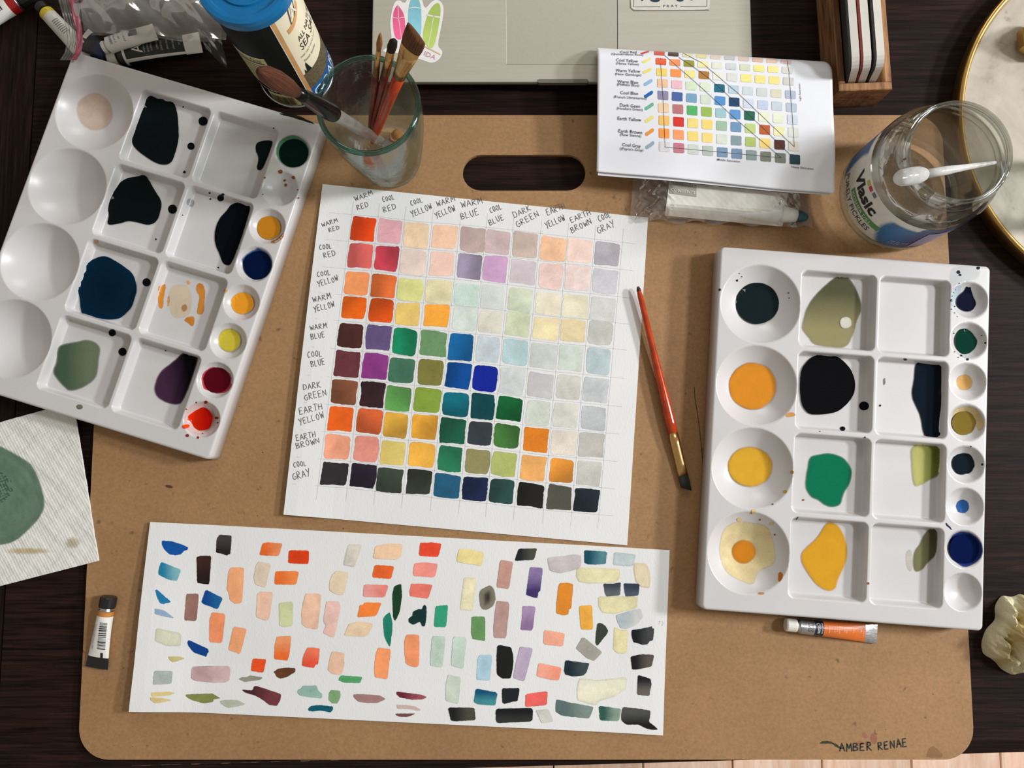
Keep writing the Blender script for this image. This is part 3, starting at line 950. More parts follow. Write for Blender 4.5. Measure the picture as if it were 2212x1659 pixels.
sp = thing('brush_test_strip', 'long white watercolour paper strip scattered with test dabs of paint', 'painting', (*(sum(scn) / 4), BZ))
put('paper', *solid_sheet(paper_fn(scn, hstrip), 46, 20, 0.0006), M_PAPER, sp)
on_strip = lambda x, y: PH(x, y, hstrip) + [0, 0, 0.00025]
CR = {1: (280, 1120), 2: (580, 1130), 3: (860, 1140), 4: (1140, 1150), 5: (280, 1340), 6: (580, 1340), 7: (860, 1350), 8: (1140, 1350)}
DABS = '''
1|10,82,160|482,330 620,335 790,390 872,432 870,462 812,485 770,532 690,550 600,537 520,462 485,385
1|30,122,160>120,176,184|475,648 620,705 770,765 740,840 715,930 590,915 430,835 440,745
1|30,120,170|385,1070 410,1058 620,1245 580,1260 540,1262 515,1280 460,1265 415,1180
1|150,175,205|378,1342 520,1372 672,1490 560,1470 380,1425
1|66,60,60v40,34,34|1340,240 1530,252 1505,535 1475,535 1465,555 1380,525 1290,510 1305,290 1338,262
1|58,32,28v34,20,20|1002,578 1060,555 1222,555 1192,982 1130,980 1010,962
1|150,110,100|848,1125 1040,1122 1000,1532 818,1522
1|8,70,146>24,104,166|1140,1060 1395,1188 1318,1355 1100,1275 1075,1240
1|226,206,184|1935,640 2115,685 2025,1032 1880,985 1855,880 1890,700
1|246,174,124|1520,730 1715,730 1680,1260 1580,1275 1500,1215 1480,1100 1452,1060 1480,780
1|236,194,168|1960,1092 2145,1100 2085,1500 2040,1525 1890,1470 1910,1130
1|244,150,104|1235,1400 1432,1420 1385,1860 1190,1845 1195,1500
5|246,170,120|1555,90 1750,125 1655,505 1475,440
5|214,214,190s|395,110 780,190 770,385 560,385 380,310
5|8,64,140|880,290 1175,425 1185,470 1160,495 1150,545 960,480 880,380 862,330
5|196,186,128|580,540 760,540 820,570 700,612 640,622 595,585
5|172,180,178|375,750 645,755 628,945 345,960
5|190,156,158>214,184,182|935,685 1510,680 1495,890 1430,925 1250,930 990,905 915,865
5|236,84,36|1840,570 2045,580 2000,780 1812,755
5|150,148,132|1630,875 1690,845 1750,850 1800,822 1990,850 1960,885 1720,920
5|72,34,40>120,60,66|1668,1030 1840,1048 1855,990 1890,975 2268,1100 2250,1200 2200,1280 2080,1260 1960,1165 1860,1115 1740,1085
5|222,198,130|325,1080 580,1065 685,1085 600,1115 340,1140
5|222,200,136|305,1150 500,1160 640,1190 500,1220 390,1235 315,1195
5|130,138,76|835,1105 1240,1090 1300,1130 1360,1160 1250,1180 1255,1215 1110,1240 930,1190 850,1140
5|184,192,172|1350,1200 1500,1185 1610,1190 1735,1250 1600,1285 1470,1305 1370,1245
2|240,110,44>244,146,92|-89,305 0,285 210,305 155,490 -131,480
2|228,66,20|305,405 608,408 600,600 570,612 295,597
2|242,118,46>246,140,74|105,720 400,712 455,735 415,918 90,915
2|222,214,200s|1190,310 1405,320 1290,660 1110,630
2|244,206,170|1600,340 1800,305 2005,310 1980,500 1910,545 1570,530 1565,500
2|238,104,46|1590,620 1880,645 1830,835 1545,808
2|232,212,180|1030,708 1205,740 1150,970 1110,1080 1000,1060 905,995 920,850 960,760
2|236,158,150>236,136,124|1430,912 1795,925 1735,1108 1412,1100
2|250,134,62|1440,1182 1690,1188 1610,1385 1325,1408 1370,1222 1420,1218
2|240,196,168|560,1050 795,1050 740,1590 560,1560 495,1500 505,1430 490,1370 520,1180
2|238,196,184|865,1158 1060,1170 1060,1220 1080,1240 985,1719 815,1640 860,1530 820,1460
2|206,212,164|160,1190 365,1170 362,1530 250,1550 165,1535
2|24,64,40|1985,900 1995,1090 1960,1330 1890,1470 1860,1390 1850,1060 1880,940
6|236,208,172|1200,55 1350,15 1565,45 1490,215 1435,240 1130,228
6|28,128,104|1815,-125 1850,20 1850,150 1815,410 1730,240 1710,-5 1740,-70
6|246,158,106v238,112,48|130,240 345,230 310,530 285,600 85,580 95,370
6|240,120,88v232,84,58|580,405 770,412 742,660 700,660 685,712 500,680 515,550
6|234,192,164|950,458 1140,490 1125,620 1140,630 1105,770 1085,815 940,795 885,730 920,560
6|250,158,104|1640,405 1830,430 1775,882 1590,850 1580,690 1605,500
6|100,60,36|75,770 160,715 300,705 405,715 400,770 280,845 180,870 120,840 105,795
6|90,166,106|1090,820 1405,845 1370,935 1130,930 1050,895 1060,850
6|150,184,174|515,975 715,970 740,1040 800,1100 800,1165 620,1145 480,1125 435,1085 445,1030 490,1020
6|130,170,118|935,1040 1075,1050 1075,1150 1030,1240 960,1240 900,1190 905,1090
6|160,122,118|1275,1100 1480,1105 1660,1120 1750,1170 1720,1190 1630,1230 1480,1235 1340,1215 1270,1140
6|8,92,110|590,1320 640,1275 770,1262 960,1285 970,1320 930,1375 780,1345 650,1360 600,1345
6|110,40,54>160,84,92|1910,1060 2100,1085 2290,1110 2370,1145 2300,1180 2150,1185 1960,1150 1910,1100
6|206,182,176|1912,1262 2050,1265 2180,1280 2275,1330 2250,1350 2120,1325 1930,1320
6|120,76,72|1895,1392 2000,1390 2190,1390 2170,1405 2080,1440 1960,1440 1910,1415
3|236,76,48|335,220 450,225 480,215 652,238 600,438 312,420 325,270
3|244,150,138|250,530 400,515 595,540 550,740 230,720 228,620
3|240,124,108|200,835 350,835 515,852 450,1060 180,1022 172,950
3|12,52,48|370,1170 400,1145 425,1180 425,1330 405,1460 370,1480 345,1430 330,1400 220,1450 160,1410 155,1360 215,1310 225,1250 300,1215 360,1215
3|52,160,124|560,1170 748,1152 718,1485 535,1478
3|238,220,154|910,320 1050,315 1285,370 1250,575 1100,545 878,512 885,430
3|238,230,192s|985,740 1185,745 1120,1245 920,1225 960,900
3|70,68,56c|1390,850 1450,950 1460,1100 1400,1190 1290,1235 1230,1190 1210,1060 1215,940 1300,890
3|196,150,136|1525,478 1720,505 1655,915 1470,890
3|26,32,34>74,78,66|1800,312 2075,305 2030,480 1740,495
3|140,120,166v64,50,104|1970,582 2165,600 2120,950 2095,950 2080,1055 1910,1005 1940,800
3|184,148,140|1470,1090 1665,1108 1615,1650 1430,1645 1425,1480 1445,1300
3|172,144,180v150,116,160|1860,1165 2055,1175 2008,1535 1828,1525 1850,1350
3|104,150,92|1100,1325 1300,1325 1300,1680 1295,1690 1110,1660 1092,1560
7|248,156,108|125,140 320,145 315,560 305,610 265,632 180,615 120,580 95,400 95,240
7|194,214,200|510,165 710,170 665,635 475,605
7|200,218,206|825,170 1025,185 975,655 790,605
7|202,212,196|745,740 940,780 900,1180 712,1130 715,900
7|176,208,222|1225,445 1405,445 1370,830 1170,815 1190,500
7|26,26,25|1480,315 1520,298 1690,330 1725,500 1715,650 1680,800 1560,800 1475,740 1470,500
7|188,170,194|1820,320 2015,345 1885,845 1715,790 1775,500
7|10,82,116v66,144,152|1160,945 1487,1010 1450,1205 1200,1185 1130,1150
7|30,34,38|1550,945 1818,942 1785,1135 1690,1150 1580,1180 1555,1150
7|238,104,96|1905,1030 2234,985 2222,1195 1900,1225
7|28,30,28>74,74,64|742,1230 1140,1232 1160,1420 850,1438 790,1425
7|20,22,22v48,50,46|1460,1250 1990,1235 2015,1270 2005,1440 1480,1465 1460,1420
4|196,188,188|292,375 560,350 715,328 795,350 805,430 785,520 700,560 600,585 490,608 380,590 325,560
4|20,78,98>84,132,140|845,265 1185,285 1165,470 1050,480 900,478 845,450
4|196,208,208s|1290,290 1620,325 1580,510 1270,490
4|232,224,180s|730,525 1050,525 1385,545 1385,690 1300,755 900,765 760,740 720,650
4|228,212,178s|1585,450 1760,460 1820,550 1838,700 1830,835 1700,820 1610,740 1580,560
4|60,66,76v96,102,106|1130,765 1280,765 1390,745 1380,940 1180,958 1150,900
4|50,62,78v78,92,106|1432,760 1670,765 1655,940 1465,968 1445,880
4|222,136,44|480,755 600,752 680,770 650,1140 615,1145 610,1225 540,1240 430,1210 425,1130 455,820
4|244,176,72|765,1100 960,1082 975,1450 795,1450
4|230,222,176s|1050,955 1650,950 1640,1130 1300,1220 1110,1200 1055,1100
4|178,190,194>206,206,204|1310,1235 1680,1130 1725,1260 1620,1380 1480,1440 1390,1430 1340,1330
4|58,66,54|1040,1360 1090,1350 1160,1390 1200,1460 1190,1510 1140,1570 1040,1697 1010,1650 1020,1500
4|236,224,176s|1290,1400 1360,1440 1420,1455 1480,1450 1505,1480 1490,1780 1440,1815 1340,1810 1270,1750
8|20,24,26>66,70,70|1550,75 1700,55 1855,20 1860,60 1890,45 1870,230 1820,240 1790,290 1700,295 1660,275 1580,260 1555,180
8|246,172,144|245,72 555,125 525,320 270,295 235,270
8|166,164,152|825,172 1115,405 990,540 870,485 720,345
8|28,42,52>60,76,80|560,522 780,555 925,568 870,720 830,755 680,770 560,740 540,690
8|246,170,146>242,152,126|165,562 510,638 465,825 350,820 130,765
8|24,24,26>92,84,78|1535,470 1700,435 1890,445 1850,620 1750,640 1640,665 1560,665 1545,560
8|26,26,30v104,96,90|1645,745 1830,800 1850,880 1815,1060 1630,1040
8|230,226,202s|770,790 1050,820 1490,770 1480,950 1300,1070 1060,1140 1050,1195 980,1195 740,1130 730,950
8|90,110,108>128,144,138|425,1105 620,1155 990,1220 920,1395 700,1375 500,1350 415,1290
8|44,92,80>140,158,146|1060,1205 1395,1250 1360,1435 1080,1425
8|80,80,76v24,24,24|1420,1222 1600,1240 1840,1275 1810,1450 1860,1480 1950,1560 1860,1565 1760,1540 1650,1485 1480,1490 1400,1430 1395,1330
8|206,204,198|120,1270 310,1255 385,1440 210,1465
'''
for ln in DABS.strip().splitlines():
    a, b, c = ln.split('|')
    ox, oy = CR[int(a)]
    q = [(ox + float(t.split(',')[0]) / 6.9125, oy + float(t.split(',')[1]) / 6.9125) for t in c.split()]
    soft = b.endswith('s'); cen = b.endswith('c')
    b = b.rstrip('sc')
    g = (1, 0); c2 = None
    if '>' in b:
        b, c2 = b.split('>')
    elif 'v' in b:
        b, c2 = b.split('v'); g = (0, 1)
    rgb = [float(t) for t in b.split(',')]
    c2 = [float(t) for t in c2.split(',')] if c2 else None
    if cen:
        patch(sp, 'paint_dab', q, (132, 126, 108), on_strip, M_WATER, 1.0, (4, 9), centre=0.12, it=2, jit=.3, alphas=(.75, .95, 1, 1))
    else:
        pale = np.mean(rgb) > 185
        patch(sp, 'paint_dab', q, rgb, on_strip, M_WATER, (0.97 if soft else 0.86) if pale else 0.8, (0.8, 3.0) if not soft else (2, 4), col2=c2, gdir=g, n=56, it=1 if len(q) < 7 else 2, jit=0.22, keep=0.16,
              alphas=(0.25, .9, 1, 1) if soft else None, centre=RNG.uniform(.9, 1.03))
lettering(sp, 'pencil_mark', [ribbon([(1423, 1343), (1427, 1341), (1424, 1348)], .8), ribbon([(1430, 1342), (1433, 1345), (1430, 1352)], .8)], on_strip, M_PENLINE)

# ================================================================== the two palettes
PW, PL, PT = 0.2128, 0.2810, 0.0175
BIGW = [(0.0337, 0.0436 + 0.0642 * i) for i in range(4)]
SMW = [(0.197, 0.028 + 0.03215 * i) for i in range(8)]
SQW = [(a, b, 0.0136 + 0.0642 * i, 0.0746 + 0.0642 * i) for a, b in ((0.0648, 0.1240), (0.1265, 0.1818)) for i in range(4)]
DEP = 0.0088


def pal_depth(u, v):
    """height of the palette surface below its rim, at u from the left and v from the top edge"""
    d = np.zeros(np.shape(u))
    for cx, cy in BIGW:
        r = np.hypot(u - cx, v - cy) / 0.0312
        d = np.maximum(d, np.where(r < 1, 0.0150 * np.clip(1 - r ** 2, 0, 1) ** 0.9, 0))
        d = np.where((r >= 1) & (r < 1.04), -0.0007, d)
    for cx, cy in SMW:
        r = np.hypot(u - cx, v - cy) / 0.0142
        d = np.maximum(d, np.where(r < 1, 0.0084 * np.clip(1 - r ** 2.1, 0, 1) ** 0.8, 0))
    for x0, x1, y0, y1 in SQW:
        rr = 0.005
        qx = np.abs(u - (x0 + x1) / 2) - (x1 - x0) / 2 + rr; qy = np.abs(v - (y0 + y1) / 2) - (y1 - y0) / 2 + rr
        s = np.hypot(np.maximum(qx, 0), np.maximum(qy, 0)) + np.minimum(np.maximum(qx, qy), 0) - rr
        d = np.maximum(d, DEP * smooth01(-s / 0.0026))
    return d


nu, nv = 300, 390
U = np.linspace(0, PW, nu); Vv = np.linspace(0, PL, nv)
uu, vv = np.meshgrid(U, Vv)
zz = -pal_depth(uu, vv)
ed = np.minimum(np.minimum(uu, PW - uu), np.minimum(vv, PL - vv))
zz = zz - 0.0012 * (1 - np.clip(ed / 0.0016, 0, 1)) ** 2
# round the four corners in plan
cxy = np.stack([uu, vv], -1)
rc = 0.004
for sx in (0, 1):
    for sy in (0, 1):
        c = np.array([PW - rc if sx else rc, PL - rc if sy else rc])
        dx = (uu - c[0]) * (1 if sx else -1); dy = (vv - c[1]) * (1 if sy else -1)
        m_ = (dx > 0) & (dy > 0)
        mx = np.maximum(dx, dy); hy = np.hypot(dx, dy) + 1e-12
        f = np.where(m_, mx / hy, 1.0)
        cxy = np.where(m_[..., None], c + (cxy - c) * f[..., None], cxy)
TV = np.stack([cxy[..., 0].ravel(), -cxy[..., 1].ravel(), zz.ravel()], -1)
TF = [(j * nu + i, (j + 1) * nu + i, (j + 1) * nu + i + 1, j * nu + i + 1) for j in range(nv - 1) for i in range(nu - 1)]
rim = list(range(nu)) + [j * nu + nu - 1 for j in range(1, nv)] + list(range(nu * nv - 2, nu * (nv - 1) - 1, -1)) + [j * nu for j in range(nv - 2, 0, -1)]
k0 = len(TV)
BVt = TV[rim].copy(); BVt[:, 2] = -PT
cen = np.array([PW / 2, -PL / 2])
BVt[:, :2] = cen + (BVt[:, :2] - cen) * 1.006            # slight draft on the sides
TV = np.r_[TV, BVt]
nr = len(rim)
TF += [(rim[i], rim[(i + 1) % nr], k0 + (i + 1) % nr, k0 + i) for i in range(nr)]
TF.append(tuple(k0 + i for i in range(nr)))


class Palette:
    mesh = None

    def __init__(self, label, ang, t, z):
        self.a, self.t, self.z = math.radians(ang), np.array(t), z
        self.root = thing('paint_palette', label, 'palette', (t[0], t[1], z - PT), 'white plastic palettes')
        if Palette.mesh is None:
            o = put('tray', TV, TF, M_PLASTIC, None, (0, 0, 0), smooth=True)
            Palette.mesh = o.data
            o.parent = self.root
        else:
            o = bpy.data.objects.new('tray', Palette.mesh); COL.objects.link(o); o.parent = self.root
        o.location = (0, 0, PT); o.rotation_euler = (0, 0, self.a)

    def h(self, x, y):
        c, s = math.cos(-self.a), math.sin(-self.a)
        dx, dy = x - self.t[0], y - self.t[1]
        return self.z - pal_depth(c * dx - s * dy, -(s * dx + c * dy))

    def puddle(self, poly, rgb, lift=0.0005, name='paint_puddle', rings=(1.5, 4), flat=True, **kw):
        p = np.asarray(poly, float)
        if name == 'paint_drop':
            return patch(self.root, name, poly, rgb, lambda x, y: PH(x, y, self.h, .03) + [0, 0, .0004], M_WET, rings=rings, it=2, n=20, jit=.1, edge=1)
        if flat:
            j = kw.pop('jit', .35)
            kw.update(n=90, it=3, jit=.12, wob=kw.get('wob', j * 1.1))
        if flat:
            q = P(p[:, 0], p[:, 1], self.z - DEP)
            zb = self.h(q[:, 0], q[:, 1])
            q = P(p[:, 0], p[:, 1], np.median(zb)); zb = self.h(q[:, 0], q[:, 1])
            z = np.percentile(zb, 35) + lift

            def lay(x, y):
                zz1 = np.full(np.shape(x), z)
                for _ in range(4):
                    w = P(x, y, zz1)
                    zz1 = 0.5 * zz1 + 0.5 * np.clip(self.h(w[..., 0], w[..., 1]) + .0005, z, z + .0022)
                return P(x, y, zz1)
            kw['dense'] = True
            return patch(self.root, name, poly, rgb, lay, M_WET, rings=rings, **kw)
        return patch(self.root, name, poly, rgb, lambda x, y: PH(x, y, self.h, .03) + [0, 0, lift], M_WATER, rings=rings, **kw)

    def stain(self, poly, rgb, al=0.7, **kw):
        kw.setdefault('n', 60); kw.setdefault('it', 3); kw['wob'] = kw.pop('jit', .35) * 1.5; kw['jit'] = .25; kw['dense'] = True
        kw.setdefault('rings', (1, 2.5))
        return self.puddle(poly, rgb, 0.00015, 'dried_stain', flat=False, alphas=(al * (.6 if kw['rings'][0] < 3 else .08), al, al, al, al, al, al), **kw)

    def specks(self, pts, rgb):
        for x, y, r in pts:
            self.puddle(disc(x, y, r, r * RNG.uniform(.75, 1), 9), rgb, 0.0003, 'paint_speck', flat=False, rings=(r * .3, r * .55), n=14, it=0, jit=.15 * min(r, 2))


PLt = Palette('white plastic palette tilted at the left, holding green, blue and red paint', -16.86, (-0.35634, 0.32541), 0.022)
PRt = Palette('white plastic palette at the right holding yellow, black and olive puddles', -4.355, (0.16471, 0.16254), 0.025)


def cpts(s, ox, oy, k):
    return [(ox + float(t.split(',')[0]) / k, oy + float(t.split(',')[1]) / k) for t in s.split()]


# right palette
A = PRt.puddle
A(disc(1636, 655, 47, 45, 20), (24, 34, 36), edge=1, jit=.3)
A(disc(1626, 834, 53, 52, 16), (212, 136, 42), edge=1.05, rings=(4, 9), alphas=(.35, .95, 1, 1), jit=.8, lift=.0003)
A(disc(1621, 1008, 50, 44, 16), (212, 162, 52), edge=1.05, rings=(4, 9), alphas=(.35, .95, 1, 1), jit=.8, lift=.0003)
PRt.stain([(1556, 1145), (1590, 1124), (1625, 1128), (1662, 1135), (1672, 1170), (1676, 1200), (1674, 1222), (1640, 1232), (1632, 1250), (1630, 1266), (1600, 1256), (1568, 1240), (1552, 1205)], (226, 206, 152), .75, rings=(3, 8))
A(disc(1607, 1192, 27, 27, 14), (198, 124, 34), edge=1.1, rings=(4, 8), alphas=(.2, .9, 1, 1))
PRt.stain([(1681, 1238), (1687, 1234), (1693, 1244), (1684, 1260), (1680, 1250)], (190, 110, 30), .9)
PRt.stain([(1636, 1280), (1650, 1278), (1652, 1284), (1638, 1285)], (206, 140, 70), .8)
PRt.stain([(1693, 899), (1706, 888), (1723, 896), (1708, 902)], (222, 160, 84), .8)
A([(1732, 712), (1733, 700), (1745, 652), (1800, 600), (1815, 595), (1838, 598), (1860, 645), (1863, 672), (1852, 690), (1846, 720), (1830, 752), (1800, 751), (1758, 746), (1748, 730)], (84, 84, 62), edge=1.3, rings=(3, 7), alphas=(.3, .92, 1, 1), col2=(146, 138, 100), gdir=(0, 1), lift=.0004)
A(disc(1827, 697, 14, 14, 12), (206, 202, 190), .0009, 'dry_spot', edge=1, rings=(2, 4), alphas=(.0, .9, 1, 1))
A([(1728, 803), (1740, 785), (1755, 770), (1780, 762), (1812, 770), (1838, 795), (1849, 828), (1845, 853), (1825, 878), (1805, 892), (1768, 897), (1742, 893), (1728, 865)], (16, 16, 18), lift=.0008, edge=1, jit=.5)
A(disc(1866, 877, 11, 10, 12), (18, 20, 28), .0006, 'paint_drop')
A(disc(1820, 926, 6, 5, 10), (18, 18, 20), .0005, 'paint_drop', rings=(1, 2))
A([(1748, 985), (1770, 982), (1790, 977), (1820, 985), (1838, 1005), (1842, 1020), (1836, 1050), (1822, 1068), (1818, 1090), (1800, 1097), (1785, 1094), (1768, 1080), (1752, 1076), (1738, 1052), (1743, 1015)], (18, 110, 78), edge=1.2, rings=(3, 7), alphas=(.3, .9, 1, 1), lift=.0004, jit=.8)
A([(1783, 1130), (1800, 1126), (1822, 1145), (1833, 1190), (1826, 1222), (1810, 1252), (1806, 1275), (1785, 1277), (1760, 1262), (1752, 1248), (1734, 1222), (1729, 1200), (1737, 1186), (1768, 1160)], (210, 154, 42), edge=1.1, rings=(3, 7), alphas=(.4, .92, 1, 1), lift=.0004, jit=.7)
A([(1977, 783), (1990, 780), (2035, 781), (2042, 790), (2039, 860), (2036, 940), (2022, 950), (2002, 947), (1994, 932), (1990, 900), (1979, 876), (1969, 852), (1976, 820)], (18, 28, 38), edge=1, lift=.0006)
A([(1967, 957), (2032, 957), (2036, 968), (2030, 1028), (2015, 1034), (1988, 1050), (1973, 1052), (1968, 1000)], (186, 182, 112), edge=1.05, rings=(4, 9), alphas=(.25, .85, .95, 1), col2=(100, 112, 40), lift=.0004)
A([(2008, 1141), (2022, 1139), (2026, 1155), (2023, 1200), (2005, 1215), (1992, 1234), (1974, 1237), (1972, 1195), (1988, 1175), (1995, 1155)], (120, 116, 82), edge=1.1, rings=(3, 6), alphas=(.3, .9, 1, 1), col2=(84, 80, 54), lift=.0004)
PRt.stain([(1955, 1190), (1972, 1185), (1972, 1237), (1958, 1230)], (206, 200, 180), .5)
A([(2070, 640), (2083, 630), (2088, 618), (2085, 613), (2099, 608), (2096, 620), (2102, 640), (2110, 656), (2100, 672), (2085, 673), (2070, 665), (2065, 655)], (20, 22, 44), edge=1)
A([(2063, 730), (2070, 713), (2085, 708), (2098, 716), (2107, 730), (2113, 738), (2106, 753), (2094, 763), (2085, 766), (2075, 764), (2066, 750)], (10, 54, 42), edge=1, jit=.6)
PRt.stain(disc(2083, 826, 19, 18), (222, 172, 98), .85, rings=(4, 8))
PRt.stain(disc(2081, 825, 5, 5, 8), (120, 62, 20), .9)
PRt.stain([(2054, 890), (2075, 876), (2105, 878), (2124, 900), (2127, 925), (2112, 934), (2108, 915), (2090, 940), (2060, 935)], (218, 190, 134), .75, rings=(3, 7))
A(disc(2082, 914, 26, 26, 16), (124, 104, 44), edge=1, jit=.5)
A(disc(2081, 1002, 25, 24, 12), (20, 30, 38), edge=1, jit=1.0)
PRt.stain(disc(2079, 1094, 15, 15), (36, 92, 160), .9, rings=(2, 5))
PRt.stain(disc(2076, 1094, 6, 6, 9), (22, 66, 134), .9)
PRt.stain([(2050, 1160), (2070, 1146), (2100, 1150), (2120, 1170), (2126, 1195), (2112, 1215), (2085, 1229), (2062, 1215), (2046, 1190)], (20, 46, 120), .95, rings=(3, 7))
A(disc(2083, 1186, 33, 33, 14), (10, 22, 66), edge=1.2, jit=.9)
PRt.stain([(2043, 1128), (2057, 1143), (2055, 1145), (2042, 1133)], (24, 26, 70), .95, it=1)
PRt.specks([(2070, 588, 4), (2074, 594, 3), (2113, 579, 4), (2055, 649, 3), (2128, 741, 2.5), (2090, 776, 3), (2121, 1003, 2.5), (2055, 668, 1.5), (2062, 662, 1.5), (2097, 965, 1.5)], (20, 26, 40))
PRt.specks([(1592, 606, 2.5), (1597, 591, 1.2), (1602, 598, 1.5), (1703, 633, 2), (1704, 644, 1.4), (1868, 945, 2), (1771, 932, 1.5), (1901, 876, 2.5), (1554, 626, 3)], (30, 30, 34))
PRt.stain([(1949, 774), (1958, 774), (1961, 778), (1953, 780)], (70, 62, 74), .9)
PRt.stain([(1908, 817), (1913, 816), (1912, 832), (1907, 832)], (120, 124, 116), .8)
PRt.stain([(1718, 1120), (1725, 1115), (1722, 1123), (1719, 1124)], (20, 20, 24), .9)
PRt.specks([(1711, 1020, 4.5), (1696, 1062, 4)], (190, 150, 60))
PRt.specks([(1735, 1080, 2.5), (1669, 1089, 2.2), (1623, 1108, 2.2), (1641, 1123, 2), (1673, 1155, 2), (1875, 1260, 3)], (140, 84, 34))
PRt.specks([(1597, 1123, 5.5), (1627, 1105, 5), (1667, 1131, 4)], (218, 186, 126))

PRt.stain([(2050, 575), (2085, 572), (2120, 580), (2118, 600), (2090, 612), (2060, 640), (2048, 625)], (198, 206, 210), .25, rings=(8, 14))
PRt.stain([(2056, 625), (2075, 612), (2078, 630), (2064, 650), (2058, 668), (2052, 650)], (180, 202, 212), .5, rings=(4, 8))
PRt.specks([(2057, 640, 1.6), (2060, 632, 1.2), (2064, 626, 1.3), (2072, 612, 1.5), (2062, 676, 1.2), (2068, 684, 1), (2120, 725, 1.5), (2060, 720, 1.5), (2062, 760, 1.4), (2070, 772, 1.2), (2076, 768, 2.5)], (22, 40, 44))
# left palette
A = PLt.puddle
K = (14, 20, 22)
A([(318, 207), (338, 205), (365, 214), (377, 223), (384, 248), (387, 296), (380, 329), (370, 353), (354, 356), (334, 352), (299, 327), (284, 311), (287, 291), (304, 243)], K, edge=1, lift=.0006)
A([(275, 384), (300, 381), (306, 377), (317, 380), (333, 409), (347, 430), (350, 446), (340, 479), (321, 487), (294, 479), (276, 477), (263, 482), (237, 487), (231, 482), (236, 467), (232, 449), (241, 422), (260, 393)], (12, 20, 20), edge=1, lift=.0006)
A([(217, 552), (236, 555), (265, 574), (289, 590), (297, 624), (290, 646), (285, 664), (265, 685), (249, 691), (212, 688), (183, 681), (175, 677), (172, 643), (166, 619), (172, 590), (186, 569)], (6, 34, 54), edge=1.6, rings=(3, 8), lift=.0006, jit=.6, centre=.7)
A([(127, 744), (164, 738), (196, 731), (220, 749), (214, 773), (213, 794), (209, 818), (183, 837), (151, 847), (138, 837), (117, 813), (113, 800), (123, 781), (122, 760)], (66, 88, 68), edge=1.15, rings=(4, 8), alphas=(.25, .9, 1, 1), col2=(104, 116, 92), lift=.0004)
A([(553, 309), (565, 304), (589, 303), (588, 313), (578, 339), (566, 368), (556, 367), (555, 360), (558, 347), (557, 334), (552, 326)], (12, 28, 26), edge=1)
A([(498, 441), (520, 436), (539, 441), (541, 450), (531, 485), (501, 570), (491, 574), (480, 568), (475, 549), (464, 527), (463, 504), (472, 474), (492, 453)], (10, 14, 20), edge=1, lift=.0006)
A([(392, 763), (406, 760), (423, 762), (429, 772), (424, 791), (396, 870), (379, 876), (347, 865), (333, 849), (334, 828), (347, 801), (369, 785), (384, 772)], (66, 40, 64), edge=1.5, rings=(3, 7), alphas=(.5, .95, 1, 1), col2=(10, 8, 14), gdir=(1, -.2), lift=.0006)
for x, y, r in ((439, 262, 10), (413, 316, 8), (373, 452, 10), (317, 610, 9), (243, 719, 8), (265, 760, 9), (477, 428, 7.5)):
    A(disc(x, y, r, r, 12), (16, 20, 24), .0005, 'paint_drop', rings=(1, 2.5))
PLt.specks([(172, 879, 7)], (112, 110, 92))
PLt.specks([(399, 372, 3), (396, 231, 2), (482, 421, 3.5), (453, 417, 2.5), (455, 430, 2), (337, 517, 2), (358, 758, 2), (591, 277, 1.8), (395, 465, 1.5), (472, 578, 1.8), (517, 878, 1)], (26, 24, 34))
PLt.stain([(403, 428), (420, 430), (420, 448), (404, 446)], (150, 148, 160), .5)
PLt.stain(disc(208, 523, 6, 6, 10), (224, 176, 150), .8)
PLt.stain([(165, 215), (205, 195), (240, 215), (248, 260), (220, 285), (185, 280), (165, 255)], (214, 182, 156), .55, rings=(10, 22))
oc = (214, 138, 44)
PLt.stain([(341, 618), (350, 617), (357, 613), (359, 618), (354, 640), (353, 667), (342, 666), (342, 640)], oc, .9)
PLt.stain([(425, 612), (438, 612), (444, 626), (442, 652), (441, 679), (424, 680), (428, 660), (432, 640), (423, 629)], oc, .85)
PLt.stain([(404, 685), (421, 682), (420, 700), (415, 706), (405, 697), (397, 692)], (200, 126, 40), .9)
PLt.stain([(362, 617), (400, 613), (412, 622), (416, 650), (412, 680), (390, 690), (366, 684)], (232, 208, 164), .45, rings=(3, 7))
PLt.stain([(362, 640), (367, 638), (366, 662), (361, 662)], (224, 164, 84), .8)
PLt.stain([(402, 606), (408, 605), (412, 612), (406, 617)], (226, 166, 96), .8)
PLt.stain([(390, 662), (402, 655), (406, 668), (396, 676)], (226, 170, 100), .7)
PLt.stain([(482, 626), (490, 624), (492, 630), (486, 633)], (232, 160, 70), .85)
PLt.stain(disc(632, 327, 37, 36, 16), (70, 140, 104), .75, rings=(3, 8))
A(disc(634, 331, 32, 31, 16), (6, 30, 24), edge=1.4, jit=.4)
A(disc(581, 492, 26, 26, 14), (196, 128, 34), edge=1.05, jit=.5)
PLt.stain([(583, 522), (600, 515), (612, 502), (616, 508), (606, 520), (590, 528)], (190, 118, 40), .85)
PLt.stain([(520, 560), (535, 542), (560, 535), (582, 545), (590, 570), (582, 595), (555, 605), (530, 595)], (22, 84, 150), .85, rings=(4, 9), jit=1.6)
A(disc(557, 573, 32, 31, 16), (6, 20, 56), edge=1.3, jit=1.0)
A(disc(524, 655, 25, 24, 14), (234, 156, 42), edge=1.05, jit=.5)
A(disc(496, 735, 25, 26, 14), (204, 188, 62), edge=1.05, rings=(3, 6), alphas=(.4, .95, 1, 1), jit=.5)
PLt.stain([(432, 812), (450, 795), (480, 793), (500, 810), (503, 835), (488, 848), (460, 850), (438, 838)], (196, 30, 56), .8, rings=(2, 6), jit=1.2)
A(disc(468, 821, 29, 28, 14), (84, 10, 24), edge=1.3, jit=.5)
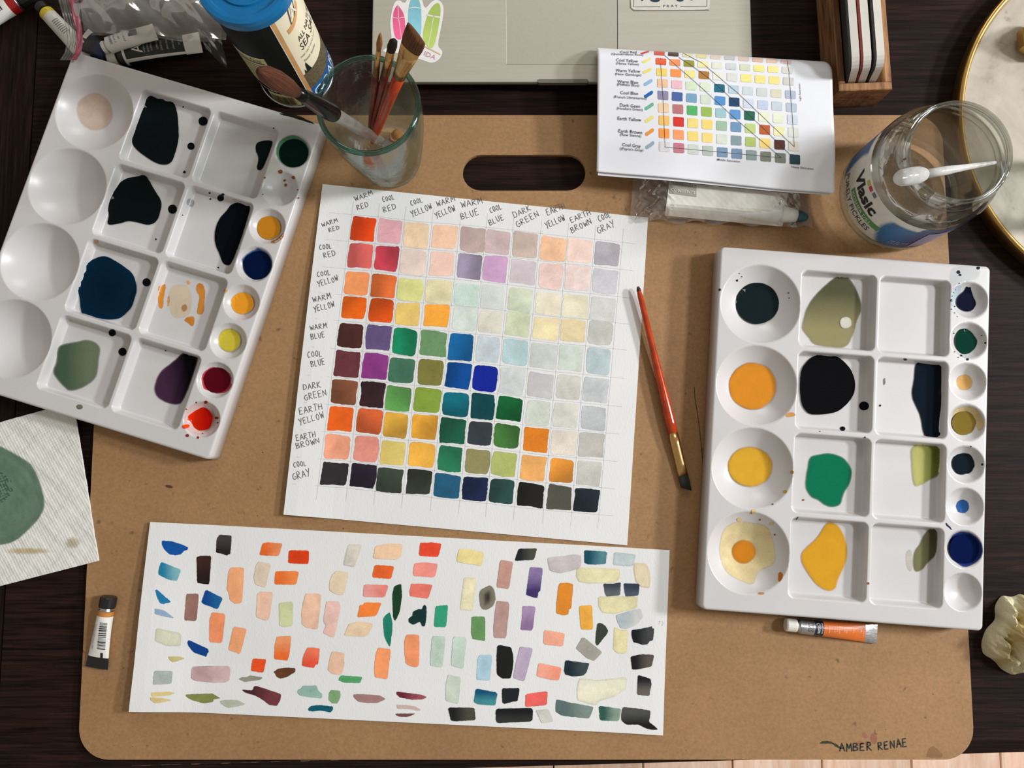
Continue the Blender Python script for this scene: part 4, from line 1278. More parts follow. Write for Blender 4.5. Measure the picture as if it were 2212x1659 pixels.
PLt.stain(disc(432, 905, 37, 36, 16), (236, 190, 180), .4, rings=(3, 8))
A([(404, 900), (424, 886), (440, 878), (456, 889), (461, 905), (453, 927), (432, 931), (418, 923), (412, 908), (397, 907)], (206, 38, 8), edge=1.15, col2=(176, 16, 6), jit=.5)
A([(394, 918), (409, 916), (411, 922), (400, 927), (394, 924)], (224, 66, 18), name='paint_drop', rings=(1, 2))
PLt.specks([(403, 884, 2), (424, 870, 2), (445, 869, 4), (468, 903, 4), (405, 941, 4), (428, 945, 3), (438, 936, 1.5), (470, 913, 2)], (150, 34, 22))
PLt.specks([(606, 371, 5), (634, 384, 4), (615, 390, 3), (617, 400, 3.5), (572, 384, 2.5), (568, 420, 1.5), (643, 410, 2), (645, 428, 2)], (150, 84, 44))
PLt.stain([(603, 244), (640, 247), (680, 266), (678, 269), (640, 256), (606, 248)], (16, 18, 22), .95, it=1)
o = put('water_drop', *lathe([(0, 0.0016), (.0015, .0013), (.0024, .0004), (.0026, 0)], P(433, 351, PLt.z - DEP), (0, 0, 1), 16)[:2], M_WATERS, PLt.root, smooth=True)
# ================================================================== laptop
LZ = 0.0150
lx0, lx1, ly0, ly1 = -0.1150, 0.1970, 0.3027, 0.5250
lap = thing('laptop', 'silver aluminium laptop base with stickers on the palm rest', 'laptop', (0.04, 0.41, 0))
body = rrect(lx0, lx1, ly0, ly1, 0.009, 8)
nb = len(body)
cc = np.mean(body, 0)
rings_ = []
for z, ins in ((0.0020, 0.010), (0.0075, 0.0015), (0.0125, 0.0), (LZ - 0.0004, 0.0), (LZ, 0.0006)):
    q = np.array(body)
    d = q - cc
    d = d - np.sign(d) * ins
    rings_.append(np.c_[cc + d, np.full(nb, z)])
V = np.concatenate(rings_)
F = [(j * nb + i, j * nb + (i + 1) % nb, (j + 1) * nb + (i + 1) % nb, (j + 1) * nb + i) for j in range(4) for i in range(nb)]
F += [tuple(range(nb))[::-1], tuple(4 * nb + i for i in range(nb))]
put('base', V, F, M_ALU, lap)
onlap = lambda x, y, e=0.0001: P(x, y, LZ + e)
tp = [P(1094, 139, LZ), P(1333, 139, LZ)]
put('trackpad', *prism([rrect(tp[0][0], tp[1][0], tp[0][1], tp[0][1] + 0.105, 0.003, 5)], LZ - 0.0005, LZ + 0.00006), mat('trackpad_aluminium', (194, 190, 176), 0.4, 0.5, 0.015, 400), lap)
lettering(lap, 'trackpad_gap', [ribbon([(1333.5, -20), (1334, 60), (1334, 138)], 1.6)], onlap, mat('gap_shaded', (48, 46, 42), 0.6))  # one gap, its shaded and lit sides painted in different tones
lettering(lap, 'trackpad_gap', [ribbon([(1094, 138.8), (1200, 139.2), (1333, 139.8)], 1.2)], onlap, mat('gap_half_shaded', (140, 137, 126), 0.6))
lettering(lap, 'trackpad_gap', [ribbon([(1093, -20), (1093.5, 60), (1094, 138)], 1.2)], onlap, mat('gap_lit', (226, 224, 216), 0.4))
put('thumb_notch', *prism([[tuple(q[:2]) for q in P([1160 + 5, 1268, 1271, 1272, 1268, 1165, 1161, 1160], [171, 171, 173, 176, 179, 179, 177, 173], LZ)]], LZ - 0.004, LZ + 0.00015), mat('notch_shade', (116, 114, 100), 0.5, 0.4), lap)  # flat dark inset; its colour stands in for the shade of the recess
c3 = lambda s: cpts(s, 800, 0, 3.95)
stk = patch(lap, 'surfboard_sticker', c3('190,60 215,5 260,0 290,40 320,-20 380,-60 440,-20 462,90 520,10 580,-10 630,50 620,150 590,300 572,405 622,430 600,500 530,545 440,510 250,450 110,450 105,420 160,410 185,330 165,200'),
            (232, 230, 228), lambda x, y: onlap(x, y, .00015), M_PRINT, 1, (1, 3), it=2, jit=0, n=80, label='die cut white sticker of three surfboards')
for nm, rgb, s in (('pink_board', (222, 92, 138), '230,35 250,60 285,110 300,200 290,300 255,345 210,325 190,200 195,100'),
                   ('teal_board', (126, 186, 200), '330,40 345,0 372,-45 410,-20 435,60 437,200 430,320 370,340 330,280 320,150'),
                   ('green_board', (168, 190, 96), '560,20 595,30 602,100 580,250 540,420 480,400 445,320 460,220 500,90')):
    b_ = patch(stk, nm, c3(s), rgb, lambda x, y: onlap(x, y, .00025), M_PRINT, 1, (1, 3), col2=np.clip(np.array(rgb) * 1.12, 0, 255), jit=0, n=50, gdir=(0, 1))
lettering(stk, 'stringer', [ribbon(c3('235,40 240,150 265,330'), 1.2), ribbon(c3('190,150 240,155 295,145'), 1.2), ribbon(c3('330,70 380,62 435,72'), 1.4), ribbon(c3('480,125 540,140 600,148'), 3), ribbon(c3('540,140 515,280 490,400'), 1.4)], lambda x, y: onlap(x, y, .00035), M_WHITEINK)
lettering(stk, 'banner_line', [ribbon(c3('470,400 530,430 598,465'), 2.4)], lambda x, y: onlap(x, y, .00035), mat('banner_tan', (222, 180, 130), 0.6))
lettering(stk, 'lettering', [text_box('IDA', *c3('455,470')[0], *c3('550,512')[0], 10)], lambda x, y: onlap(x, y, .00035), mat('dusty_pink', (196, 140, 156), 0.6))
c6 = lambda s: cpts(s, 1320, 0, 6.506)
st2 = patch(lap, 'square_sticker', c6('270,-260 275,100 320,150 1360,140 1395,110 1395,-260'), (206, 203, 192), lambda x, y: onlap(x, y, .00015), M_PRINT, 0.8, (1, 3), it=1, jit=0, n=60, label='pale square sticker with a thin black frame')
lettering(st2, 'frame_line', [ribbon(c6('690,92 320,97 318,-260'), 1.3), ribbon(c6('975,90 1348,88 1350,-260'), 1.3), ribbon(c6('270,-260 272,105 315,150 1380,142'), 1.1)], lambda x, y: onlap(x, y, .0003), mat('frame_grey', (70, 68, 62), 0.6))
lettering(st2, 'lettering', [text_box('P R A Y', *c6('735,103')[0], *c6('938,100')[0], 5.2)], lambda x, y: onlap(x, y, .0003), mat('text_grey', (60, 60, 58), 0.6))
for s in ('415,-40 420,5 445,20 470,-40', '540,-60 545,10 600,30 665,28 695,0 690,-60', '900,-60 915,5 960,25 1020,18 1035,-60', '1100,-60 1110,8 1160,0 1190,-60'):
    patch(st2, 'painted_letter', c6(s), (20, 54, 74), lambda x, y: onlap(x, y, .0003), M_PRINT, 1, (.6, 1.4), jit=0, n=24)

# ================================================================== printed colour chart
sc_ = [P(x, y, z)[:2] for x, y, z in ((1287, 103, .0190), (1781, 133, .0190), (1803, 418, .0335), (1289, 370, .0265))]


def hsheet(x, y):
    u, v = uv_of(sc_, x, y)
    z = 0.0335 - 0.0145 * np.clip((0.17 - v) / 0.17, 0, 1.3) ** 2 - 0.004 * smooth01((0.35 - u) / .35) * smooth01(v)
    return z + 0.0035 * smooth01((u - .72) / .28) * smooth01((v - .3) / .7) - 0.0035 * smooth01((v - .75) / .25)


prn = thing('printed_colour_chart', 'white printed sheet of small colour squares lying half over the laptop', 'sheet', (*(sum(sc_) / 4), 0.004))
put('paper', *solid_sheet(paper_fn(sc_, hsheet), 90, 90, 0.00025), M_SHEET, prn, smooth=True)
sc2 = [q + d for q, d in zip(sc_, ([0.002, -0.006], [-0.001, -0.006], [-0.003, -0.0006], [0.0012, -0.0022]))]
put('back_page', *solid_sheet(lambda u, v: paper_fn(sc2, lambda x, y: hsheet(x, y) - 0.0022)(u, v), 30, 30, 0.0002), M_SHEET, prn)
onsh = lambda x, y: PH(x, y, hsheet) + [0, 0, 0.00012]
onsh2 = lambda x, y: PH(x, y, hsheet) + [0, 0, 0.00022]
onsh3 = lambda x, y: PH(x, y, hsheet) + [0, 0, 0.00036]
k4 = 3.95
S4 = lambda x, y: (1260 + x / k4, 80 + y / k4)
RL = [(648, 140), (663, 210), (670, 300), (677, 395), (680, 498), (685, 605), (690, 712), (690, 822), (692, 935)]
RR = [(1730, 212), (1740, 285), (1750, 378), (1768, 492), (1775, 602), (1785, 705), (1793, 815), (1797, 932), (1805, 1045)]
RH = [34, 56, 66, 70, 76, 80, 82, 82, 84]
SCOL = [
 [(214,70,50),(52,24,30),(228,222,190),(232,220,164),(228,210,196),(204,200,208),(226,204,190),(236,196,174),(240,204,180),(232,200,196)],
 [(228,92,48),(240,146,90),(150,146,52),(236,228,170),(226,226,208),(206,210,210),(212,216,190),(238,228,140),(238,228,150),(214,212,204)],
 [(240,210,110),(246,150,80),(240,228,150),(176,124,56),(236,232,218),(220,222,214),(240,230,140),(240,228,140),(240,226,140),(208,206,200)],
 [(240,196,160),(238,190,200),(214,230,200),(222,232,208),(24,106,128),(188,208,224),(206,216,218),(208,214,210),(218,216,190),(176,186,204)],
 [(140,138,164),(72,98,162),(120,164,196),(212,222,206),(84,146,206),(14,66,106),(208,218,232),(196,208,230),(200,208,218),(184,196,210)],
 [(240,206,170),(186,118,120),(84,176,104),(154,186,86),(160,198,204),(96,150,206),(28,98,74),(230,234,204),(230,234,210),(212,218,226)],
 [(244,194,104),(216,50,40),(240,216,130),(244,216,120),(160,190,164),(112,150,184),(190,208,130),(186,92,40),(238,236,180),(220,222,214)],
 [(248,156,74),(248,160,104),(244,214,120),(244,216,130),(214,222,208),(134,152,160),(176,194,110),(248,216,126),(86,44,32),(226,220,206)],
 [(220,220,220),(200,122,138),(206,214,206),(184,194,184),(120,150,176),(120,146,176),(140,160,160),(124,128,112),(120,126,112),(28,62,70)]]
for r in range(9):
    for c in range(10):
        t = c / 9
        x = RL[r][0] * (1 - t) + RR[r][0] * t; y = RL[r][1] * (1 - t) + RR[r][1] * t
        w, h = 45, RH[r] / 2
        q = [S4(x + a * w, y + b * h + a * w * .07) for a, b in ((-1, -1), (0, -1), (1, -1), (1, 0), (1, 1), (0, 1), (-1, 1), (-1, 0))]
        patch(prn, 'printed_swatch', q, SCOL[r][c], onsh2, M_PRINT, 0.94, (0.6, 1.5), n=28, it=2, jit=.18, keep=.12, dense=True)
SLC = [(200,40,46),(238,222,130),(240,222,120),(150,186,220),(28,100,180),(110,180,150),(238,222,130),(232,152,70),(150,172,186)]
SLP = [(525,132,16), (540,198,24), (545,288,27), (553,388,32), (557,488,34), (562,592,34), (563,700,34), (565,810,36), (568,922,36)]
for rgb, (x, y, h) in zip(SLC, SLP):
    q = [S4(x + a * 40, y + b * h) for a, b in ((-1, .3), (-.3, -.2), (.7, -1), (1, -.6), (.9, -.1), (.1, .5), (-.5, 1), (-.9, .9))]
    patch(prn, 'printed_stroke', q, rgb, onsh, M_PRINT, 0.9, (0.5, 1.2), n=24, jit=.2, keep=.2)
ll = []
for s in ('655,140 680,520 697,940 1190,985 1690,1032 1300,700 960,390 690,155', '815,175 945,260 1080,360 1210,475 1500,745 1760,1000 1828,1070', '850,138 1010,220 1330,490 1560,710 1800,938 1780,640 1755,300 1735,190'):
    pts = np.array([S4(*map(float, t.split(','))) for t in s.split()])
    tt = np.linspace(0, len(pts) - 1, 60)
    for i in range(len(pts) - 1):
        seg = pts[i] + np.outer(np.linspace(0, 1, 9), pts[i + 1] - pts[i]); ll.append(ribbon(seg, 0.85))
lettering(prn, 'diagram_line', ll, onsh3, mat('line_ink', (60, 60, 62), 0.5), 'thin black triangle diagram lines')
NM = [('Cool Red', 312, 138, 455, 140, 20), ('(Quinacridone Rose)', 240, 152, 512, 162, 17), ('Cool Yellow', 280, 208, 466, 220, 26), ('(Hansa Yellow)', 282, 234, 474, 244, 20),
      ('Warm Yellow', 276, 298, 486, 306, 26), ('(New Gamboge)', 272, 325, 495, 335, 20), ('Warm Blue', 290, 393, 468, 402, 27), ('(Phthalo Blue)', 288, 415, 478, 425, 21),
      ('Cool Blue', 315, 488, 468, 496, 27), ('(French Ultramarine)', 260, 520, 540, 536, 21), ('Dark Geen', 312, 594, 484, 606, 28), ('(Hookers Green)', 286, 618, 508, 632, 21),
      ('Earth Yellow', 292, 708, 494, 722, 29), ('Earth Brown', 300, 814, 502, 830, 29), ('(Raw Sienna)', 314, 842, 494, 856, 22),
      ('Cool Gray', 332, 932, 490, 946, 29), ('((Payne\'s Gray)', 312, 962, 512, 978, 22), ('Middle Saturation', 1142, 1054, 1336, 1072, 18), ('Heavy Saturation', 1776, 1116, 1962, 1134, 18)]
for s, x0, y0, x1, y1, h in NM:
    a, b = S4(x0, y0), S4(x1, y1)
    lettering(prn, 'printed_text', [text_box(s, *a, *b, h / k4, .004)], onsh3, mat('print_black', (40, 40, 46), 0.5))
a, b = S4(1858, 545), S4(1850, 398)
lettering(prn, 'printed_text', [text_box('Light Saturation', *a, *b, 4)], onsh2, MATS['print_black'])

# ================================================================== zip bag under the sheet
bc = [P(*q, 0.014)[:2] for q in ((1375, 330), (1745, 352), (1764, 486), (1364, 470))]


def crumple(x, y, s, seed=0.0):
    return (np.sin(x * s * 1.3 + 2.1 * np.sin(y * s * 0.9 + seed)) + 0.6 * np.sin(y * s * 2.1 + 1.7 * np.sin(x * s * 1.7 + seed * 2)) + 0.35 * np.sin((x + y) * s * 4.1 + seed)) / 1.95


def hbag(x, y):
    u, v = uv_of(bc, x, y)
    e = np.minimum(np.minimum(u, 1 - u), np.minimum(v + 0.2, 1.02 - v))
    lift = smooth01(e / 0.22)
    mid = smooth01((u - .16) / .08) * smooth01((.86 - u) / .08)
    return BZ + 0.0022 + 0.0145 * lift + 0.0022 * crumple(x, y, 260, 1.0) * (1 - 0.9 * mid) * smooth01(e / .05) + 0.0008 * (1 - mid) * crumple(x, y, 700, 2.0) * smooth01(e / .05)


zb = thing('zip_bag', 'clear plastic zip bag with a frosted label panel under the printed sheet', 'bag', (*(sum(bc) / 4), BZ))


def bag_fn(u, v):
    p = paper_fn(bc, hbag)(u, v)
    wob = 0.0016 * np.sin(u * 31 + 3 * v) * (v > .98) + 0.0022 * np.sin(v * 17) * (u < .02) + .0015 * np.sin(v * 23) * (u > .98)
    p[:, 1] += wob
    return p


put('film', *gridsurf(bag_fn, 120, 50), M_FILM2, zb, smooth=True)
onbag = lambda x, y, e=0.0003: PH(x, y, hbag) + [0, 0, e]
lp = [(1446, 398), (1448, 395), (1560, 408), (1640, 418), (1690, 425), (1694, 440), (1692, 486), (1600, 490), (1500, 482), (1440, 474), (1433, 466), (1437, 440)]
V, F = gridsurf(lambda u, v: onbag(1436 + 10 * (1 - v) + (256 - 2 * v) * u, 392 + 26 * u + (74 - 2 * u) * v), 30, 12)
lpn = put('label_panel', V, F, mat('frosted_white', (222, 220, 210), 0.35, 0, 0.03, 40), zb)
cb = [onbag(x, y, .0006) for x, y in ((1, 1),)]
V, F = gridsurf(lambda u, v: onbag(1446 + 58 * u, 392 + 8 * u + 26 * v, .0006), 8, 5)
put('contents_box', V, F, mat('print_grey', (158, 154, 143), 0.4), lpn)
lettering(lpn, 'lettering', [text_box('CONTENTS:', 1448, 413, 1503, 420, 6.2), text_box('DATE:', 1476, 400, 1502, 404, 4.6)], lambda x, y: onbag(x, y, .0009), mat('print_pale', (236, 233, 226), 0.4))
gb = thing('glue_bottle', 'white squeeze bottle with a dark teal tip inside the zip bag', 'bottle', P(1600, 450, BZ))
ga, gd = P(1610, 452, .0125), P(1748, 470, .0125) - P(1610, 452, .0125)
gl_ = np.linalg.norm(gd)
put('body', *lathe([(0, -.03), (.0075, -.029), (.0082, -.026), (.0082, .026), (.006, .0285)], ga, gd, 20)[:2], mat('bottle_white', (232, 232, 228), 0.3), gb, smooth=True)
put('nozzle', *lathe([(.006, .0285), (.0068, .030), (.0060, .036), (.0050, .0415)], ga, gd, 20)[:2], mat('bottle_white', (232, 232, 228), 0.3), gb, smooth=True)
put('tip', *lathe([(.0050, .0416), (.0044, .0465), (.003, .050), (0.0005, .0515)], ga, gd, 20)[:2], mat('teal_tip', (34, 82, 88), 0.3), gb, smooth=True)
gs = tag(put('green_packet', *prism([[tuple(q[:2]) for q in P([1530, 1600, 1650, 1640, 1570], [385, 388, 420, 426, 412], .016)]], 0.0062, 0.0068), mat('lime_green', (176, 200, 96), 0.5), None, P(1590, 400, BZ)), 'lime green packet showing through the zip bag', 'packet')

# ================================================================== salt canister
SR, SH = 0.0305, 0.130
sc0 = P(641, 157, 0)
can = thing('salt_canister', 'round sea salt canister with a blue lid and cream front label', 'canister', sc0)


def cyl(c, R):
    return lambda ph, z: np.stack([c[0] + R * np.cos(np.radians(ph)), c[1] + R * np.sin(np.radians(ph)), np.asarray(z) + 0 * np.asarray(ph)], -1)


def cpanel(parent, name, c, R, p0, p1, z0, z1, m, nu=24, nv=6, cols=None):
    f = cyl(c, R)
    V, F = gridsurf(lambda u, v: f(p0 + (p1 - p0) * u, z0 + (z1 - z0) * v), nu, nv)
    return put(name, V, F, m, parent, smooth=True, cols=cols)


def ctext(parent, name, items, c, R, m, bold=0.0):
    """lettering wrapped round an upright cylinder: text, start angle, height of the base line, letter height, squeeze"""
    Q = []; F = []; k = 0
    f = cyl(c, R)
    for s, p0, z0, h, sq in items:
        V, f_ = text2d(s, bold)
        ph = p0 + np.degrees(V[:, 0] / 0.7 * h * sq / R); z = z0 + V[:, 1] / 0.7 * h
        Q.append(f(ph, z)); F += [tuple(i + k for i in g) for g in f_]; k += len(V)
    return put(name, np.concatenate(Q), F, m, parent)


put('body', *lathe([(0, 0.001), (SR - .001, 0.0005), (SR, .002), (SR, SH - .008), (SR - .001, SH - .006)], sc0, n=64)[:2], mat('can_black', (16, 20, 18), 0.45, 0, .15, 30, 0, .10), can, smooth=True)
put('bottom_rim', *lathe([(SR - .001, 0), (SR + .0012, 0.0002), (SR + .0014, .0016), (SR + .0004, .0026)], sc0, n=64)[:2], M_SILVER, can, smooth=True)
ld = [(SR + .0002, SH - .010), (SR + .0022, SH - .0095), (SR + .0026, SH - .004), (SR + .002, SH - .0005), (SR - .001, SH), (SR - .0035, SH - .0002), (SR - .0045, SH - .0022), (SR - .011, SH - .0024), (SR - .0115, SH - .0012), (SR - .013, SH - .001), (SR - .0135, SH - .0022), (0, SH - .0022)]
put('lid', *lathe(ld, sc0, n=140)[:2], mat('lid_blue', (16, 106, 160), 0.35, 0, .03, 40, 0, .3), can)
T0 = SR + .00015
cream = mat('label_cream', (240, 230, 200), 0.35, 0, .015, 30)
fl_lab = put('front_label', *gridsurf(lambda u, v: cyl(sc0, T0)(-54 + 120 * u, .003 + (SH - .014) * v), 40, 4), cream, can, smooth=True)
cpanel(fl_lab, 'gold_stripe', sc0, T0 + .0001, -60, -53.5, .003, SH - .010, mat('label_tan', (206, 158, 104), 0.4), 6, 4)
cpanel(fl_lab, 'white_line', sc0, T0 + .0001, -61, -60, .003, SH - .010, M_WHITEINK, 3, 4)
cpanel(fl_lab, 'blue_band', sc0, T0 + .0002, -53.5, 66, .003, .0225, mat('label_blue', (34, 96, 160), 0.35), 30, 4)
cpanel(fl_lab, 'pepper_band', sc0, T0 + .0002, -53.5, 66, .0227, .044, mat('label_pepper', (98, 88, 66), 0.5, 0, .35, 900), 30, 4)
f_ = cyl(sc0, T0 + .0003)
cpk = [(-50, .044), (-48, .050), (-46, .0445), (-44, .054), (-42, .0565), (-40, .051), (-37, .044)]
put('figure_print', f_(np.array([q[0] for q in cpk]), np.array([q[1] for q in cpk])), [tuple(range(7))[::-1]], M_BLACKINK, fl_lab)
ctext(fl_lab, 'lettering', [('ALL NATURAL', -36, .081, .0058, .62), ('SEA SALT', -38, .0705, .008, .7)], sc0, T0 + .0003, mat('letter_black', (40, 38, 34), 0.5))
ctext(fl_lab, 'fine_print', [('THIS SALT DOES NOT', -45, .064, .0022, .8), ('Finest quality', -42, .057, .003, .7)], sc0, T0 + .0003, mat('letter_grey', (120, 112, 92), 0.5))
ctext(fl_lab, 'brand_lettering', [('COARSE', -51, .0080, .0115, .8)], sc0, T0 + .0004, M_WHITEINK)
put('swoosh_print', *gridsurf(lambda u, v: f_(-44 + 34 * u, .097 + .012 * u * u + .005 * v), 14, 2), mat('label_orange', (214, 160, 100), 0.4), fl_lab)
put('emblem_print', f_(np.array([-36., -20, -12, -30]), np.array([.1, .108, .122, .122])), [(0, 1, 2, 3)], mat('emblem_brown', (62, 48, 42), 0.4), fl_lab)
ctext(fl_lab, 'emblem_lettering', [('A', -31, .107, .010, .8)], sc0, T0 + .0006, M_WHITEINK)
facts = mat('facts_olive', (196, 188, 134), 0.5, 0, .03, 60)
fp_ = cpanel(can, 'facts_panel', sc0, T0 + .0001, -152, -92, .034, .080, facts, 20, 4)
ctext(fp_, 'facts_print', [('Nutrition Facts', -147, .0735, .0042, .72)], sc0, T0 + .0004, M_BLACKINK)
rows = []
for i in range(11):
    z = .071 - .0033 * i
    rows.append(gridsurf(lambda u, v: f_(-150 + (54 - (i % 3) * 6) * u, z + (.0008 if i else .0014) * v), 14, 2))
put('facts_rule', *join(rows), mat('facts_dark', (86, 82, 60), 0.6), fp_)
bp_ = cpanel(can, 'barcode_panel', sc0, T0 + .0001, -122, -78, .004, .023, facts, 16, 3)
bars = []
ph = -119.0
while ph < -84:
    w = RNG.choice([.6, .9, 1.5]); bars.append(gridsurf(lambda u, v: f_(ph + w * u, .006 + .013 * v), 2, 2)); ph += w + RNG.choice([.7, 1.2])
put('barcode', *join(bars), M_BLACKINK, bp_)
cpanel(can, 'white_line', sc0, T0 + .0001, -200, -62, .0255, .0263, M_WHITEINK, 20, 2)

# ================================================================== glass of brushes
tb = P(845, 347, BZ)
gls = thing('glass_tumbler', 'hand blown clear tumbler with a green rim holding paint brushes', 'glass', tb)
outp = [(0, .0003), (.020, .0003), (.0240, .0015), (.0262, .010), (.0305, .035), (.0345, .065), (.0362, .085), (.0357, .1005)]
inp = [(.0335, .1005), (.0340, .085), (.0322, .065), (.0280, .035), (.0225, .012), (.018, .0075), (0, .0065)]
put('wall', *lathe(outp, tb, n=72, caps=False)[:2], M_GLASS_W, gls, smooth=True)
put('inner_wall', *lathe(inp, tb, n=72, caps=False)[:2], M_GLASS_W, gls, smooth=True)
rimp = [(.0346 + .0019 * math.cos(a), .1015 + .0024 * math.sin(a)) for a in np.linspace(0, 2 * math.pi, 13)]
put('rim', *lathe(rimp, tb, n=72, caps=False)[:2], M_RIM, gls, smooth=True)
bandp = [(.0361, .076), (.0366, .084), (.0364, .093), (.0360, .1002)]
TIN = tb[2]


def uvl(nsec, n):
    return np.array([(i / n * 4, j) for j in range(nsec) for i in range(n)], float)


def brush(label, p0, p1, secs_h, secs_f, secs_b, mh, mf, mb, slant=0.0, side=None, cat='brush', group=None, extra=None):
    """p0 end of the handle, p1 tip of the hair; sections are (distance from p0, half width, half thickness)"""
    p0, p1 = np.asarray(p0, float), np.asarray(p1, float)
    a = (p1 - p0) / np.linalg.norm(p1 - p0)
    s = np.asarray(side if side is not None else (1, 0, 0), float); s = s - a * (s @ a); s /= np.linalg.norm(s)
    u = np.cross(a, s)
    t = thing('paint_brush', label, cat, p0, group)
    for nm, secs, m in (('handle', secs_h, mh), ('ferrule', secs_f, mf), ('bristles', secs_b, mb)):
        V, F = loft([(p0 + a * d, s * w, u * h, 1.0) for d, w, h in secs], 24)
        if nm == 'bristles' and slant:
            nS = len(secs)
            for j in range(nS):
                k = j / (nS - 1)
                q = V[j * 24:(j + 1) * 24]
                q += np.outer(((q - (p0 + a * secs[j][0])) @ s) * slant * k, a)
                V[j * 24:(j + 1) * 24] = q
        put(nm, V, F, m, t, smooth=True, uv=uvl(len(secs), 24))
    return t, p0, a, s, u


H_BROWN = bristle_mat('brown_hair', (60, 34, 18), (128, 84, 48))
H_DARK = bristle_mat('dark_hair', (26, 20, 18), (58, 44, 38))
H_TAN = bristle_mat('tan_hair', (120, 74, 34), (196, 140, 80))
H_BLACKTEAL = bristle_mat('charcoal_hair', (28, 32, 32), (56, 60, 58))
H_RED = bristle_mat('squirrel_hair', (26, 14, 9), (116, 64, 40))

p0, p1 = P(804, 308, .022), P(900, 72, .163)
L = np.linalg.norm(p1 - p0)
brush('wide angled flat brush with gold ferrule and red handle in the tumbler', p0, p1,
      [(0, .0015, .0015), (.02, .0030, .0030), (L - .080, .0038, .0038), (L - .048, .0043, .0040)], [(L - .050, .0046, .0043), (L - .042, .0049, .0043), (L - .028, .0062, .0032), (L - .0165, .0072, .0026)],
      [(L - .017, .0071, .0024), (L - .011, .0078, .0027), (L - .004, .0079, .0022), (L - .0002, .0076, .0012)], M_RED, M_GOLD, H_BROWN, slant=-0.42, side=(1, -.62, 0), group='brushes in the tumbler')
p0, p1 = P(800, 292, .022), P(851, 84, .146); L = np.linalg.norm(p1 - p0)
brush('small round ended brush with dark hair between the two others in the tumbler', p0, p1,
      [(0, .001, .001), (.02, .0018, .0018), (L - .06, .0030, .0030), (L - .038, .0030, .0030)], [(L - .040, .0032, .0032), (L - .025, .0030, .0028), (L - .014, .0029, .0020)],
      [(L - .0145, .0027, .0018), (L - .008, .0033, .0020), (L - .002, .0026, .0014), (L, .001, .0006)], M_DARKRED, M_GOLD, H_DARK, side=(1, 0, 0), group='brushes in the tumbler')
p0, p1 = P(797, 289, .022), P(822, 72, .152); L = np.linalg.norm(p1 - p0)
brush('thin pointed brush with tan hair and long gold ferrule, leftmost in the tumbler', p0, p1,
      [(0, .001, .001), (.02, .0016, .0016), (L - .07, .0027, .0027), (L - .046, .0024, .0024)], [(L - .048, .0025, .0025), (L - .03, .0021, .0021), (L - .018, .0015, .0015)],
      [(L - .0185, .0015, .0015), (L - .011, .0021, .0021), (L - .003, .0012, .0012), (L, .0005, .0005)], M_DARKRED, M_GOLD, H_TAN, group='brushes in the tumbler')
# mop brush leaning out to the left
p0, pr = P(824, 306, .018), P(716, 243, .1145)
dv = (pr - p0) / np.linalg.norm(pr - p0)


def reach(tx):
    """distance from the handle end at which the brush passes the picture column tx"""
    ds = np.linspace(0, .4, 4001)
    q = p0 + np.outer(ds, dv)
    r_ = q - [0, 0, CAMH]
    return ds[np.argmin(np.abs(CX + FPX * r_[:, 0] / (r_ @ _fw) - tx))]


d1, d2, d3 = reach(718), reach(640), reach(559)
brush('fat mop brush with brown hair, black quill collar and clear handle', p0, p0 + dv * d3,
      [(0, .0036, .0036), (.004, .0040, .0040), (d1 - .012, .0046, .0046), (d1 + .002, .0046, .0046)],
      [(d1 - .003, .0046, .0046), (d1 - .0015, .0058, .0058), (d1 + .004, .0062, .0062), (d1 + (d2 - d1) * .45, .0056, .0056), (d1 + (d2 - d1) * .8, .0044, .0044), (d2, .0036, .0036)],
      [(d2 - .0006, .0034, .0034), (d2 + (d3 - d2) * .25, .0056, .0054), (d2 + (d3 - d2) * .55, .0064, .0060), (d2 + (d3 - d2) * .8, .0056, .005), (d2 + (d3 - d2) * .94, .0034, .003), (d3, .0010, .001)],
      M_ACRYL, M_BLACK, H_RED, group='brushes in the tumbler')
p0, p1 = P(822, 318, .018), P(860, 289, .080); L = np.linalg.norm(p1 - p0)
brush('short stubby brush with a blunt tan end low in the tumbler', p0, p1,
      [(0, .0015, .0015), (.01, .0022, .0022), (L - .02, .0026, .0026)], [(L - .021, .0030, .0030), (L - .008, .0034, .0034)], [(L - .0085, .0034, .0034), (L - .002, .0037, .0037), (L, .0028, .0028)],
      M_ACRYL, M_GOLD, H_TAN, group='brushes in the tumbler')
# red brush lying on the board
p0, p1 = P(1378, 619, .0105), P(1483, 1057, .0072); L = np.linalg.norm(p1 - p0)
q_ = brush('red handled angled brush lying beside the colour chart painting', p0, p1,
      [(0, .0005, .0005), (.0025, .0016, .0016), (.008, .0022, .0022), (.05, .0026, .0026), (L - .075, .0037, .0036), (L - .054, .0041, .0040), (L - .044, .0040, .0036)],
      [(L - .0455, .0040, .0037), (L - .036, .0040, .0034), (L - .020, .0038, .0020), (L - .011, .0040, .0013)], [(L - .0115, .0039, .0012), (L - .006, .0041, .0013), (L, .0038, .0008)],
      M_RED, M_GOLD, H_BLACKTEAL, slant=0.55, side=(1, 0.2, 0))
put('handle_end', *lathe([(0, -.0003), (.0010, .0004), (.00175, .0026), (.0019, .004)], q_[1], q_[2], 16)[:2], mat('burnt_tip', (60, 24, 20), 0.3), q_[0], smooth=True)

